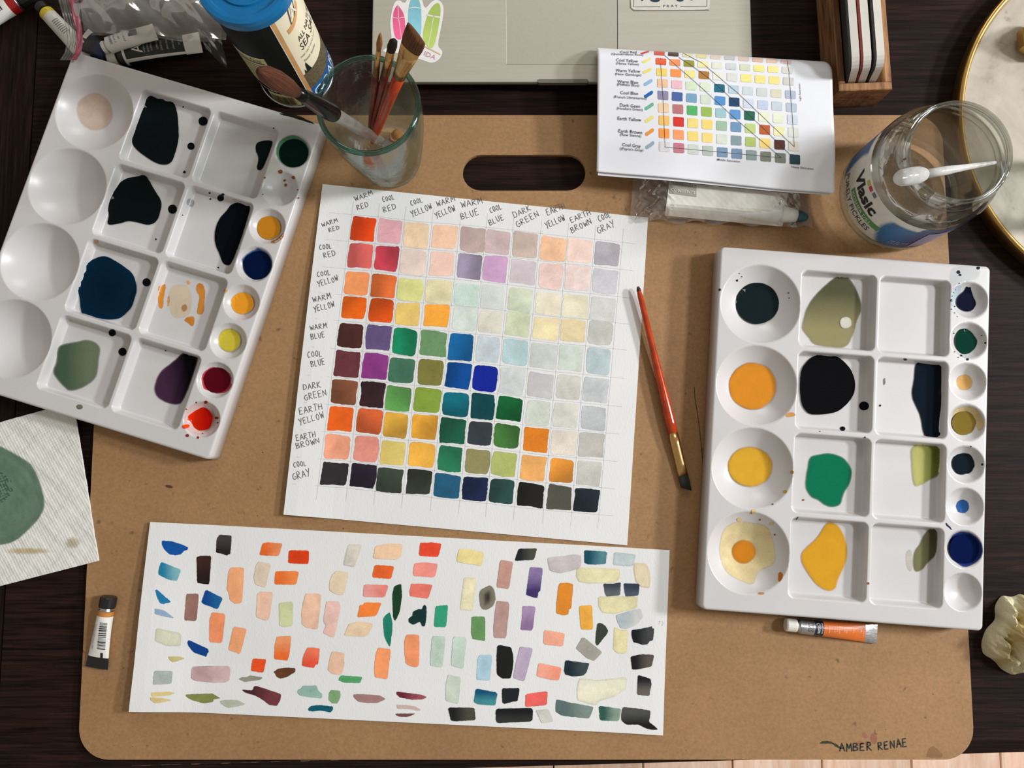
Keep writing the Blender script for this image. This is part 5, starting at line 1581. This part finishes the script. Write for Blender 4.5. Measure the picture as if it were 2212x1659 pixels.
# ================================================================== pickle jar
jb = P(1928, 425, BZ)
jar = thing('pickle_jar', 'clear glass pickle jar of water with a blue and white label', 'jar', jb)
JR = 0.0462
jo = [(0, .0022), (.030, .0015), (.040, .0003), (.0445, .001), (JR, .006), (JR, .0655), (.0455, .0705), (.0425, .0755), (.0388, .0785), (.0380, .0815), (.0392, .083), (.0392, .085), (.0378, .0865), (.0386, .088), (.0386, .090), (.0372, .0915), (.0372, .0945)]
ji = [(.0340, .0945), (.0342, .082), (.0362, .0770), (.0415, .0705), (.0430, .064), (.0430, .010), (.036, .0060), (0, .0072)]
put('wall', *lathe(jo, jb, n=80, caps=False)[:2], M_JAR, jar, smooth=True)
put('inner_wall', *lathe(ji, jb, n=80, caps=False)[:2], M_JAR, jar, smooth=True)
put('lip', *(lambda v, f, _: (v, f[:-2]))(*lathe([(.0356 + .0018 * math.cos(a), .0945 + .0018 * math.sin(a)) for a in np.linspace(0, 2 * math.pi, 11)], jb, n=80)), M_GLASS, jar, smooth=True)
wv, wf, _ = lathe([(0, .052), (.030, .052), (.0428, .0524)], jb, n=64)
put('water', wv, wf[:-1], M_WATERS, jar, smooth=True)
fj = cyl(jb, JR + .0002)
JC = 204.0
nuL, nvL = 90, 16
lu, lv = np.meshgrid(np.linspace(0, 1, nuL), np.linspace(0, 1, nvL))
lu, lv = lu.ravel(), lv.ravel()
pv_ = JC - 100 + 225 * lu; zv_ = BZ + .0135 + .048 * lv
off = (pv_ - JC) + 10 * np.sin(lv * 3)
W = lin((226, 223, 216)); B1 = lin((34, 104, 156)); B2 = lin((38, 48, 104)); B3 = lin((96, 84, 128))
t1 = smooth01((np.abs(off) - 34) / 5)[:, None]; t2 = smooth01((np.abs(off) - 50) / 25)[:, None]; t3 = smooth01((np.abs(off) - 78) / 25)[:, None]
cc_ = W * (1 - t1) + B1 * t1; cc_ = cc_ * (1 - t2) + B2 * t2; cc_ = cc_ * (1 - t3) + B3 * t3
tw = ((lv > .86)[:, None]) * 1.0 * (np.abs(off) < 60)[:, None]
cc_ = cc_ * (1 - tw) + W * tw
fV = np.stack([jb[0] + (JR + .0002) * np.cos(np.radians(pv_)), jb[1] + (JR + .0002) * np.sin(np.radians(pv_)), zv_], -1)
fF = [(j * nuL + i, j * nuL + i + 1, (j + 1) * nuL + i + 1, (j + 1) * nuL + i) for j in range(nvL - 1) for i in range(nuL - 1)]
jl = put('label', fV, fF, M_PRINT, jar, smooth=True, cols=cc_)
ctext(jl, 'brand_lettering', [('Vlasic', JC - 30, BZ + .0385, .0125, .86)], jb, JR + .0005, M_BLACKINK, .035)
cpanel(jl, 'green_band', jb, JR + .0004, JC - 19, JC + 29, BZ + .0278, BZ + .0345, mat('label_green', (82, 148, 84), 0.4), 16, 3)
ctext(jl, 'band_lettering', [('KOSHER DILL', JC - 16, BZ + .0293, .0038, .9)], jb, JR + .0007, M_WHITEINK)
ctext(jl, 'name_lettering', [('PURELY PICKLES', JC - 38, BZ + .0190, .0062, .78)], jb, JR + .0005, mat('letter_navy', (44, 44, 58), 0.5))
ctext(jl, 'fine_print', [('24 FL OZ', JC + 46, BZ + .024, .0028, .9), ('1.5 PT', JC + 46, BZ + .0200, .0028, .9), ('SINCE 1942', JC - 22, BZ + .0155, .0022, .9)], jb, JR + .0005, mat('label_pale_print', (190, 186, 196), 0.5))
cpanel(jl, 'side_print', jb, JR + .0005, JC + 66, JC + 104, BZ + .018, BZ + .052, mat('label_lilac', (150, 142, 168), 0.5, 0, .12, 500, 0, .5, (.2, .2, 3)), 14, 3)
for a0, z0, rgb, nm in ((-10, .0545, (200, 52, 66), 'red_mark'), (-3, .0555, (110, 120, 132), 'grey_mark'), (-16, .0540, (190, 180, 90), 'yellow_mark')):
    cpanel(jl, nm, jb, JR + .0005, JC + a0, JC + a0 + 5, BZ + z0, BZ + z0 + .004, mat('label_' + nm, rgb, .5), 4, 2)
dots = []
for row in range(2):
    for a_ in np.arange(262, 296, 1.5):
        if RNG.random() < .75:
            ph0, z0 = a_ + RNG.uniform(-.3, .3), BZ + .0672 - .0022 * row + RNG.uniform(-.0004, .0004)
            dots.append(gridsurf(lambda u, v: cyl(jb, JR + .0004 - .0002)(ph0 + .8 * u, z0 + .0008 * v), 2, 2))
put('ink_code', *join(dots), M_BLACKINK, jar)
# pipette lying across the mouth
pi0, pi1 = P(1936, 386, .104), P(2150, 351, .078)
pa = pi1 - pi0; Lp = np.linalg.norm(pa)
pip = thing('plastic_pipette', 'milky plastic pipette resting across the mouth of the pickle jar', 'pipette', pi0)
put('bulb', *lathe([(0, 0), (.004, .0012), (.0058, .005), (.0062, .012), (.0060, .020), (.0046, .0245), (.0032, .0265)], pi0, pa, 24)[:2], M_POLY, pip, smooth=True)
put('stem', *lathe([(.0032, .0265), (.0032, .045), (.0025, .056), (.0014, Lp - .004), (.0011, Lp)], pi0, pa, 18)[:2], M_POLY, pip, smooth=True)

# ================================================================== marble tray at the right
tc = np.array([.5188, .2694, 0.0])
try_ = thing('marble_tray', 'round marble serving tray with a thin brass rim', 'tray', tc)
put('marble_disc', *lathe([(0, .0015), (.145, .0015), (.1490, .003), (.1495, .0105), (.1485, .0112), (0, .0112)], tc, n=128)[:2], M_MARBLE, try_)
put('brass_rim', *(lambda v, f, _: (v, f[:-2]))(*lathe([(.1496, .001), (.1532, .001), (.1540, .004), (.1540, .0135), (.1530, .0148), (.1508, .0148), (.1496, .0135), (.1496, .001)], tc, n=128)), M_BRASS, try_, smooth=True)
bb = P(2225, 96, .0113)
bo = thing('brass_ornament', 'faceted brass ornament standing on the marble tray', 'ornament', bb)
V, F, _ = lathe([(.011, 0), (.0155, .004), (.0155, .012), (.009, .022), (.004, .026)], bb, n=6)
put('body', V, F, M_BRASS, bo)
put('knob', *lathe([(.003, .0262), (.0045, .029), (.003, .033), (0, .034)], bb, n=12)[:2], M_BRASS, bo, smooth=True)
cg = P(2278, 418, .0113)
cup = thing('glass_cup', 'small clear glass cup standing on the marble tray', 'glass', cg)
put('wall', *lathe([(0, .0006), (.022, .0003), (.027, .004), (.0295, .03), (.030, .045), (.0285, .045), (.0278, .03), (.025, .006), (0, .004)], cg, n=48)[:2], M_GLASS_W, cup, smooth=True)
put('rim', *(lambda v, f, _: (v, f[:-2]))(*lathe([(.0292 + .0012 * math.cos(a), .0455 + .0012 * math.sin(a)) for a in np.linspace(0, 2 * math.pi, 9)], cg, n=48)), M_GLASS, cup, smooth=True)

# ================================================================== coaster holder
fl_, fr_ = P(1812, 196, .03), P(1928, 190, .03)
cw = np.linalg.norm(fr_ - fl_)
ca = math.atan2(fr_[1] - fl_[1], fr_[0] - fl_[0]) * 0.6
org = np.array([fl_[0], fl_[1], 0.0])
bxh = thing('coaster_holder', 'open wooden coaster holder behind the printed sheet', 'holder', org)
th, BD = .0062, .125


def bx(name, x0, x1, y0, y1, z0, z1, m=M_BOXWOOD):
    V, F = bbox(x0, x1, y0, y1, z0, z1, .0006)
    put(name, xf(V, ca, org), F, m, bxh)


bx('front_wall', 0, cw, 0, th, .0004, .030)
bx('back_wall', 0, cw, BD - th, BD, .0004, .030)
bx('side_wall', 0, th * .9, th + .0001, BD - th - .0001, .0004, .030)
bx('side_wall', cw - th * .9, cw, th + .0001, BD - th - .0001, .0004, .030)
bx('base', th * .9 + .0001, cw - th * .9 - .0001, th + .0001, BD - th - .0001, .0006, .004, mat('box_floor', (70, 44, 28), 0.7))
prof = rrect(0, .098, 0, .052, .010, 5)
CF = [((38, 34, 34), 'black'), ((120, 44, 34), 'red'), ((38, 34, 34), 'second black')]
cl = ['white coaster with a dark backing, leftmost in the wooden holder', 'white coaster with a rust red backing, middle of the wooden holder', 'white coaster with a black backing, nearest the right wall of the holder']
for i in range(3):
    lean = (-.30, -.27, -.22)[i]
    bx0 = th * .9 + .0100 + .0074 * i
    o3 = org + xf(np.array([[bx0, th + .0015, .0042]]), ca)[0]
    ct = thing('coaster', cl[i], 'coaster', o3, 'coasters in the holder')
    for nm, x0, x1, m in (('tile', 0, .0056, mat('ceramic_white', (232, 228, 218), 0.45, 0, .02, 60)), ('backing', -.0018, -.0001, mat('cork_' + CF[i][1].replace(' ', '_'), CF[i][0], 0.8, 0, .15, 300))):
        V, F = prism([prof], x0, x1)
        V = np.c_[V[:, 2], V[:, 0], V[:, 1]]
        V = xf(V, lean, (0, 0, 0), 'y')
        V[:, 2] -= V[:, 2].min() * 0
        put(nm, xf(V, ca, o3 + [0, 0, .0015]), F, m, ct)
# ================================================================== paint tubes


def tube(label, pa, pb, r, zc, bands, cap, cap_len, cap_r, crimp_w=1.25, foil=None, cat='paint tube', group='watercolour tubes', shoulder=(226, 224, 216)):
    """a soft metal paint tube: pa cap end, pb flat crimped end, both picture points; bands are (t0, t1, material)"""
    A3, B3 = P(*pa, zc), P(*pb, zc)
    a = (B3 - A3); Lt = np.linalg.norm(a); a = a / Lt
    s = np.cross(a, (0, 0, 1.0)); s /= np.linalg.norm(s)
    up = np.array([0, 0, 1.0])
    base = np.array([A3[0], A3[1], 0]) * 1.0
    base[2] = zc - r
    t = thing('paint_tube', label, cat, base, group)
    body0 = cap_len + .0025

    def sec(d):
        k = np.clip((d - body0) / (Lt - body0), 0, 1)
        hw = r * (1 + (crimp_w - 1) * k ** 1.5); hh = r * (1 - k ** 1.6 * 0.93)
        if k > 0.985:
            hh = .0006
        cz = -(r - hh) * 0.75
        return A3 + a * d + up * cz, s * hw, up * hh, 1.0

    put('cap', *lathe([(0, 0), (cap_r * .9, .0002), (cap_r, .0012), (cap_r, cap_len - .001), (cap_r * .96, cap_len)], A3, a, 18)[:2], cap, t)
    put('neck', *lathe([(cap_r * .7, cap_len), (cap_r * .75, cap_len + .0006), (r * .8, cap_len + .0016), (r, body0)], A3, a, 24)[:2], foil or M_SILVER, t, smooth=True)
    bobs = {}
    for i, (t0, t1, nm, m) in enumerate(bands):
        ds = np.linspace(body0 + (Lt - body0) * t0, body0 + (Lt - body0) * t1, max(3, int(14 * (t1 - t0)) + 2))
        bobs[nm] = put(nm, *loft([sec(d) for d in ds], 26, cap=True), m, t, smooth=False)

    def surf(tt, ss, e=.00025):
        """tt 0..1 along the body, ss -1..1 across the top"""
        out = []
        for q, w in zip(np.atleast_1d(tt), np.atleast_1d(ss)):
            c, sv, uv_, _ = sec(body0 + (Lt - body0) * q)
            w = float(np.clip(w, -.98, .98))
            out.append(c + sv * w + uv_ * math.sqrt(max(0, 1 - w * w)) + up * e)
        return np.array(out)

    return bobs, surf, Lt


def tube_text(t, surf, name, items, m, across=True, on='label'):
    """short lines printed round the tube: text, t, s start, s end, letter height as a share of the length"""
    Q = []; F = []; k = 0
    for s_, t0, s0, s1, h in items:
        V, f_ = text2d(s_)
        w = np.ptp(V[:, 0])
        if across:
            Q.append(surf(t0 - V[:, 1] / .7 * h, s0 + (s1 - s0) * V[:, 0] / w))
        else:
            Q.append(surf(t0 + (s1 - s0) * V[:, 0] / w, h[0] + V[:, 1] / .7 * h[1]))
        F += [tuple(i + k for i in g) for g in f_]; k += len(V)
    return put(name, np.concatenate(Q), F, m, t[on])


def tube_rect(t, surf, name, rects, m, e=.0002, on='label'):
    parts = []
    for t0, t1, s0, s1 in rects:
        parts.append(gridsurf(lambda u, v: surf(t0 + (t1 - t0) * u, s0 + (s1 - s0) * v, e), 5, 7))
    return put(name, *join(parts), m, t[on])


WL = mat('tube_white', (230, 228, 222), 0.35, 0, .02, 60)
OCH = mat('tube_ochre', (190, 124, 56), 0.4)
NAVY = mat('tube_navy', (24, 30, 52), 0.35)
BLK = mat('tube_black', (24, 24, 26), 0.35)
# tube on the board, lower left
t, sf, Lt = tube('small white paint tube with a barcode and ochre collar, on the board corner', (236, 1288), (203, 1446), .0058, BZ + .0060,
                 [(0, .085, 'colour_collar', OCH), (.085, .80, 'label', WL), (.80, 1, 'fold', BLK)], BLK, .0085, .0062, 1.55, M_SILVER)
bars = []; q = .18
while q < .66:
    w = RNG.choice([.007, .013, .02]); bars.append((q, q + w, -.75, .05)); q += w + RNG.choice([.009, .014])
tube_rect(t, sf, 'barcode', bars, M_BLACKINK)
tube_text(t, sf, 'fine_print', [('WATERCOLOR ARTIST PAINT', .22, .0, .46, (.52, .10)), ('MADE FOR STUDIO USE', .24, .0, .42, (.70, .10))], mat('tube_print_grey', (120, 120, 120), .5), False)
tube_rect(t, sf, 'black_tab', [(.71, .80, -.55, -.32)], BLK)
# orange tube under the right palette
ORG_ = mat('tube_orange', (206, 104, 36), 0.35, 0, .04, 60)
t, sf, Lt = tube('orange and silver paint tube tucked under the right palette', (1696, 1349), (1899, 1372), .0056, BZ + .0055,
                 [(0, .17, 'shoulder_band', M_SILVER), (.17, .285, 'brand_band', NAVY), (.285, .84, 'colour_band', ORG_), (.84, 1, 'crimp', M_SILVER)], mat('cap_white', (226, 222, 212), .4), .0085, .0050, 1.35, M_SILVER)
tube_text(t, sf, 'brand_lettering', [('Cotman', .235, -.75, .55, .05)], M_WHITEINK, on='brand_band')
tube_text(t, sf, 'band_lettering', [('WATER COLOURS', .27, -.8, .55, .018)], M_WHITEINK, on='brand_band')
tube_text(t, sf, 'maker_lettering', [('WINSOR', .115, -.7, .5, .035), ('NEWTON', .16, -.7, .5, .035)], mat('maker_grey', (90, 88, 84), .5), on='shoulder_band')
tube_text(t, sf, 'colour_lettering', [('RAW SIENNA', .36, -.55, .35, .018), ('TERRE DE', .43, -.55, .2, .018), ('SIENNE', .46, -.55, .1, .018), ('NATURELLE', .49, -.55, .3, .018), ('SIENA', .56, -.55, .1, .018), ('NATURAL', .59, -.55, .2, .018), ('Series 1', .68, -.55, 0, .018), ('8 ml', .79, -.55, -.1, .03), ('0.27 US FL OZ', .82, -.55, .4, .016)], mat('tube_pale_print', (236, 190, 150), .5), on='colour_band')
# tubes at the upper left
YEL = mat('tube_yellow', (206, 180, 46), 0.4)
t, sf, Lt = tube('white paint tube with a yellow collar half under the plastic bag', (86, 12), (186, 118), .0062, .0064,
                 [(0, .10, 'colour_collar', YEL), (.10, 1, 'label', mat('tube_grey_white', (196, 194, 186), .4))], BLK, .0062, .0056, 1.3, YEL)
tube_rect(t, sf, 'print_block', [(.26 + .035 * i, .272 + .035 * i, -.6, .25) for i in range(8)], mat('tube_print_dark', (110, 110, 104), .5))
REDC = mat('tube_red', (150, 20, 22), 0.35)
t, sf, Lt = tube('white paint tube with a dark red collar cut off by the corner', (66, -14), (-78, 66), .0082, .0084,
                 [(0, .14, 'colour_collar', REDC), (.14, 1, 'label', WL)], BLK, .0105, .0070, 1.2, M_SILVER)
tube_rect(t, sf, 'print_block', [(.24, .26, -.6, .3), (.28, .32, -.6, .3), (.34, .36, -.6, .2), (.40, .44, -.6, .3)], BLK)
t, sf, Lt = tube('paint tube with a navy blue body and white end between palette and bag', (250, 128), (168, 76), .0075, .0078,
                 [(0, .34, 'colour_band', mat('tube_deep_blue', (10, 38, 84), .3)), (.34, .78, 'label', mat('tube_midnight', (10, 14, 24), .35)), (.78, 1, 'fold', WL)], BLK, .004, .0060, 1.35, NAVY)
tube_rect(t, sf, 'dark_tab', [(.78, .99, -.12, .12)], BLK)
t, sf, Lt = tube('white paint tube with a small navy emblem lying on the black labelled tube', (222, 104), (330, 62), .0066, .0175,
                 [(0, 1, 'label', WL)], WL, .003, .0050, 1.15, WL)
tube_rect(t, sf, 'emblem', [(.48, .66, -.75, .1)], mat('emblem_navy', (40, 44, 90), .4))
tube_text(t, sf, 'fine_print', [('PERMANENT', .14, -.75, .55, .05), ('COLOR No 12', .21, -.75, .5, .03), ('SERIES', .30, -.7, .2, .03), ('ARTISTS', .40, -.75, .6, .03)], mat('tube_print_slate', (70, 70, 96), .5))
BG = mat('tube_bottle_green', (20, 28, 26), .35)
t, sf, Lt = tube('paint tube with a black label and a large white letter beside the palette', (236, 130), (428, 84), .0075, .0078,
                 [(0, .06, 'dark_collar', BLK), (.06, .09, 'white_collar', WL), (.09, .80, 'label', BG), (.80, 1, 'crimp', WL)], mat('cap_cream', (214, 212, 200), .45), .0075, .0066, 1.25, BLK)
tube_rect(t, sf, 'white_edge', [(.09, .80, .78, .97)], WL)
tube_text(t, sf, 'letter_mark', [('A', .31, -.5, .45, .13)], M_WHITEINK)
tube_text(t, sf, 'fine_print', [('ACADEMY', .345, -.6, .5, .022), ('WATERCOLOR', .39, -.6, .5, .022), ('AQUARELLE', .43, -.6, .4, .022), ('ACUARELA', .50, -.6, .35, .022), ('IVORY BLACK', .55, -.6, .5, .022), ('NOIR IVOIRE', .62, -.6, .45, .022), ('NEGRO MARFIL', .69, -.6, .5, .022), ('7.5 ml', .76, -.6, .1, .022)], mat('tube_print_pale', (176, 176, 168), .5))

# ================================================================== plastic bag at the upper left
bq = [P(*q, 0.025)[:2] for q in ((160, -120), (500, -120), (482, 94), (178, 76))]


def hfilm(x, y):
    u, v = uv_of(bq, x, y)
    e = smooth01(np.minimum(1 - v, .3) / .3)
    return 0.0270 + 0.013 * e + 0.008 * crumple(x, y, 62, .7) * (.35 + .65 * e) + 0.0006 * crumple(x, y, 170, 1.9)


pb = thing('plastic_bag', 'crumpled clear zip bag with a pink seal over the paint tubes', 'bag', P(320, 60, 0.0))
put('film', *gridsurf(paper_fn(bq, hfilm), 110, 80), M_FILM, pb, smooth=True)
put('lower_film', *gridsurf(lambda u, v: paper_fn(bq, lambda x, y: hfilm(x, y) * .3 + .012 + 0.002 * crumple(x, y, 110, 4.0))(u, v * .93), 70, 50), M_FILM2, pb, smooth=True)
# corner flap beside the canister
fq = [P(426, 62, .030), P(480, 92, .032), P(492, 150, .006), P(446, 108, .012)]
V, F = gridsurf(lambda u, v: sum(np.outer(w, q) for w, q in zip(((1 - u) * (1 - v), u * (1 - v), u * v, (1 - u) * v), fq)) + np.outer(.0025 * np.sin(u * 9) * np.sin(v * 7 + 1), (0, 0, 1)), 16, 16)
put('corner_flap', V, F, M_FILM, pb, smooth=True)
zl = np.array([(150, -60), (152, 0), (160, 30), (167, 60), (170, 90), (165, 115), (155, 130)], float)
tz = np.linspace(0, 6, 40)
zx, zy = np.interp(tz, range(7), zl[:, 0]), np.interp(tz, range(7), zl[:, 1])
zz_ = np.interp(tz, [0, 1, 3, 5, 6], [.034, .034, .030, .027, .0245])


def strip_fn(off0, off1, dz=0.0):
    def fn(u, v):
        i = u * 39
        x = np.interp(i, range(40), zx) + off0 + (off1 - off0) * v; y = np.interp(i, range(40), zy); z = np.interp(i, range(40), zz_)
        return P(x, y, z + dz + .0007 * np.sin(v * 9 + u * 20))
    return fn


put('pink_seal', *gridsurf(strip_fn(-4, 10, .001), 40, 6), mat('pink_plastic', (164, 84, 100), .35, 0, .08, 120), pb, smooth=True)
put('seal_lip', *gridsurf(strip_fn(-26, -4), 40, 8), M_FILM2, pb, smooth=True)
for q in (-24, -18, -12, -7):
    put('seal_ridge', *gridsurf(strip_fn(q, q + 1.1, .0012), 40, 2), mat('ridge_pale', (150, 146, 138), .3), pb)

# ================================================================== paper towels
tq = [P(*q, 0.004)[:2] for q in ((-170, 960), (160, 868), (215, 1211), (-140, 1302))]


def towel_h(x, y):
    sx = x * math.cos(.27) - y * math.sin(.27); sy = x * math.sin(.27) + y * math.cos(.27)
    return 0.0052 + 0.00022 * np.sin(sx * 2100) * np.sin(sy * 2100) + 0.0004 * crumple(x, y, 160, 3.3) + .00012 * crumple(x, y, 700, .3)


tw_ = thing('paper_towel', 'white embossed paper towel with a round green paint stain', 'towel', (*(sum(tq) / 4), 0))
M_TOWEL = paper_mat('towel_paper', (224, 223, 216), 420, 0.7, 0.95)
put('sheet', *solid_sheet(paper_fn(tq, towel_h), 240, 230, 0.0012), M_TOWEL, tw_, smooth=True)


def towel_patch(name, cx, cy, r0, r1, rgb, al, soft, lab=None):
    n1, n2 = 64, 26
    a = np.linspace(0, 2 * math.pi, n1, endpoint=False)
    rr = np.linspace(0, 1, n2)
    wob = 1 + .03 * np.sin(3 * a + 1) + .02 * np.sin(7 * a)
    X = cx + np.outer(rr, np.cos(a) * r0 * wob).ravel(); Y = cy + np.outer(rr, np.sin(a) * r1 * wob).ravel()
    p = P(X, Y, .0055); p[:, 2] = towel_h(p[:, 0], p[:, 1]) + .0005
    F = [(j * n1 + i, j * n1 + (i + 1) % n1, (j + 1) * n1 + (i + 1) % n1, (j + 1) * n1 + i) for j in range(n2 - 1) for i in range(n1)]
    R = np.repeat(rr, n1)
    A = np.where(R > 1 - soft, (1 - R) / soft, 1) * al
    C = np.tile(lin(rgb), (len(X), 1)) * np.where((R > .85), .88, 1)[:, None]
    put(name, p, F, M_WATER, tw_, cols=np.c_[C, np.clip(A, 0, 1)], smooth=True, label=lab)


towel_patch('paint_stain', -22, 1072, 116, 112, (102, 128, 108), .97, .03, 'large grey green round stain')
towel_patch('inner_stain', -14, 1052, 42, 38, (70, 98, 82), .95, .05)
towel_patch('tan_stain', 60, 1190, 55, 8, (206, 180, 126), .55, .6)
towel_patch('tan_stain', 158, 1172, 18, 14, (190, 178, 146), .6, .6)

wo = np.array([(2128, 1392), (2138, 1362), (2160, 1342), (2157, 1312), (2172, 1288), (2195, 1293), (2214, 1284), (2246, 1300), (2264, 1350), (2258, 1410), (2240, 1452), (2212, 1456), (2196, 1463), (2172, 1450), (2156, 1430), (2131, 1416)], float)
n1, n2 = 200, 70
wl = smooth_loop(wo, 2, n1, .4)
w3 = P(wl[:, 0], wl[:, 1], .006)[:, :2]
wc = w3.mean(0)
tri = lambda s_: np.abs(s_ - np.floor(s_) - .5) * 2
rr_ = np.linspace(1, 0, n2)
XX = wc[0] + np.outer(rr_, w3[:, 0] - wc[0]); YY = wc[1] + np.outer(rr_, w3[:, 1] - wc[1])
lx_, ly_ = (XX - wc[0]) / .026, (YY - wc[1]) / .032
wx = 1.55 * lx_ + .25 * np.sin(2.3 * ly_ + 1); wy = 1.4 * ly_ + .22 * np.sin(2.9 * lx_ + .4)
f1 = tri(.75 * wx + .42 * wy + .2); f2 = tri(-.35 * wx + 1.15 * wy + .55 + .3 * tri(wx)); f3 = tri(1.9 * wx - .8 * wy + .1 + .5 * tri(.9 * wy)); f4 = tri(2.6 * wy + 1.3 * wx + .6 * f1)
ZZ = .0012 + (1 - np.repeat(rr_[:, None], n1, 1) ** 4) * (.009 + .0135 * f1 * (.35 + .65 * f2) + .0075 * f3 + .0042 * f4 + .0018 * tri(4.3 * wx + 2.7 * wy + f2) + .0014 * tri(-4.7 * wx + 3.9 * wy + f1)) + .0004 * np.sin(40 * lx_) * np.sin(37 * ly_)
V = np.stack([XX, YY, ZZ], -1).reshape(-1, 3)
V[:n1, 2] = .0006
F = [(j * n1 + i, j * n1 + (i + 1) % n1, (j + 1) * n1 + (i + 1) % n1, (j + 1) * n1 + i) for j in range(n2 - 1) for i in range(n1)]
if area2(w3) < 0:
    F = [f[::-1] for f in F]
yl = smooth01((tri(.8 * wx - .5 * wy + .3) - .35) * 1.6).reshape(-1)[:, None] * .75
cols = lin((216, 208, 172)) * (1 - yl) + lin((176, 150, 80)) * yl
wad = put('crumpled_towel', V, F, M_WATER, None, (wc[0], wc[1], 0), smooth=False, cols=cols)
tag(wad, 'crumpled paper towel stained yellow, on the table right of the palette', 'towel')
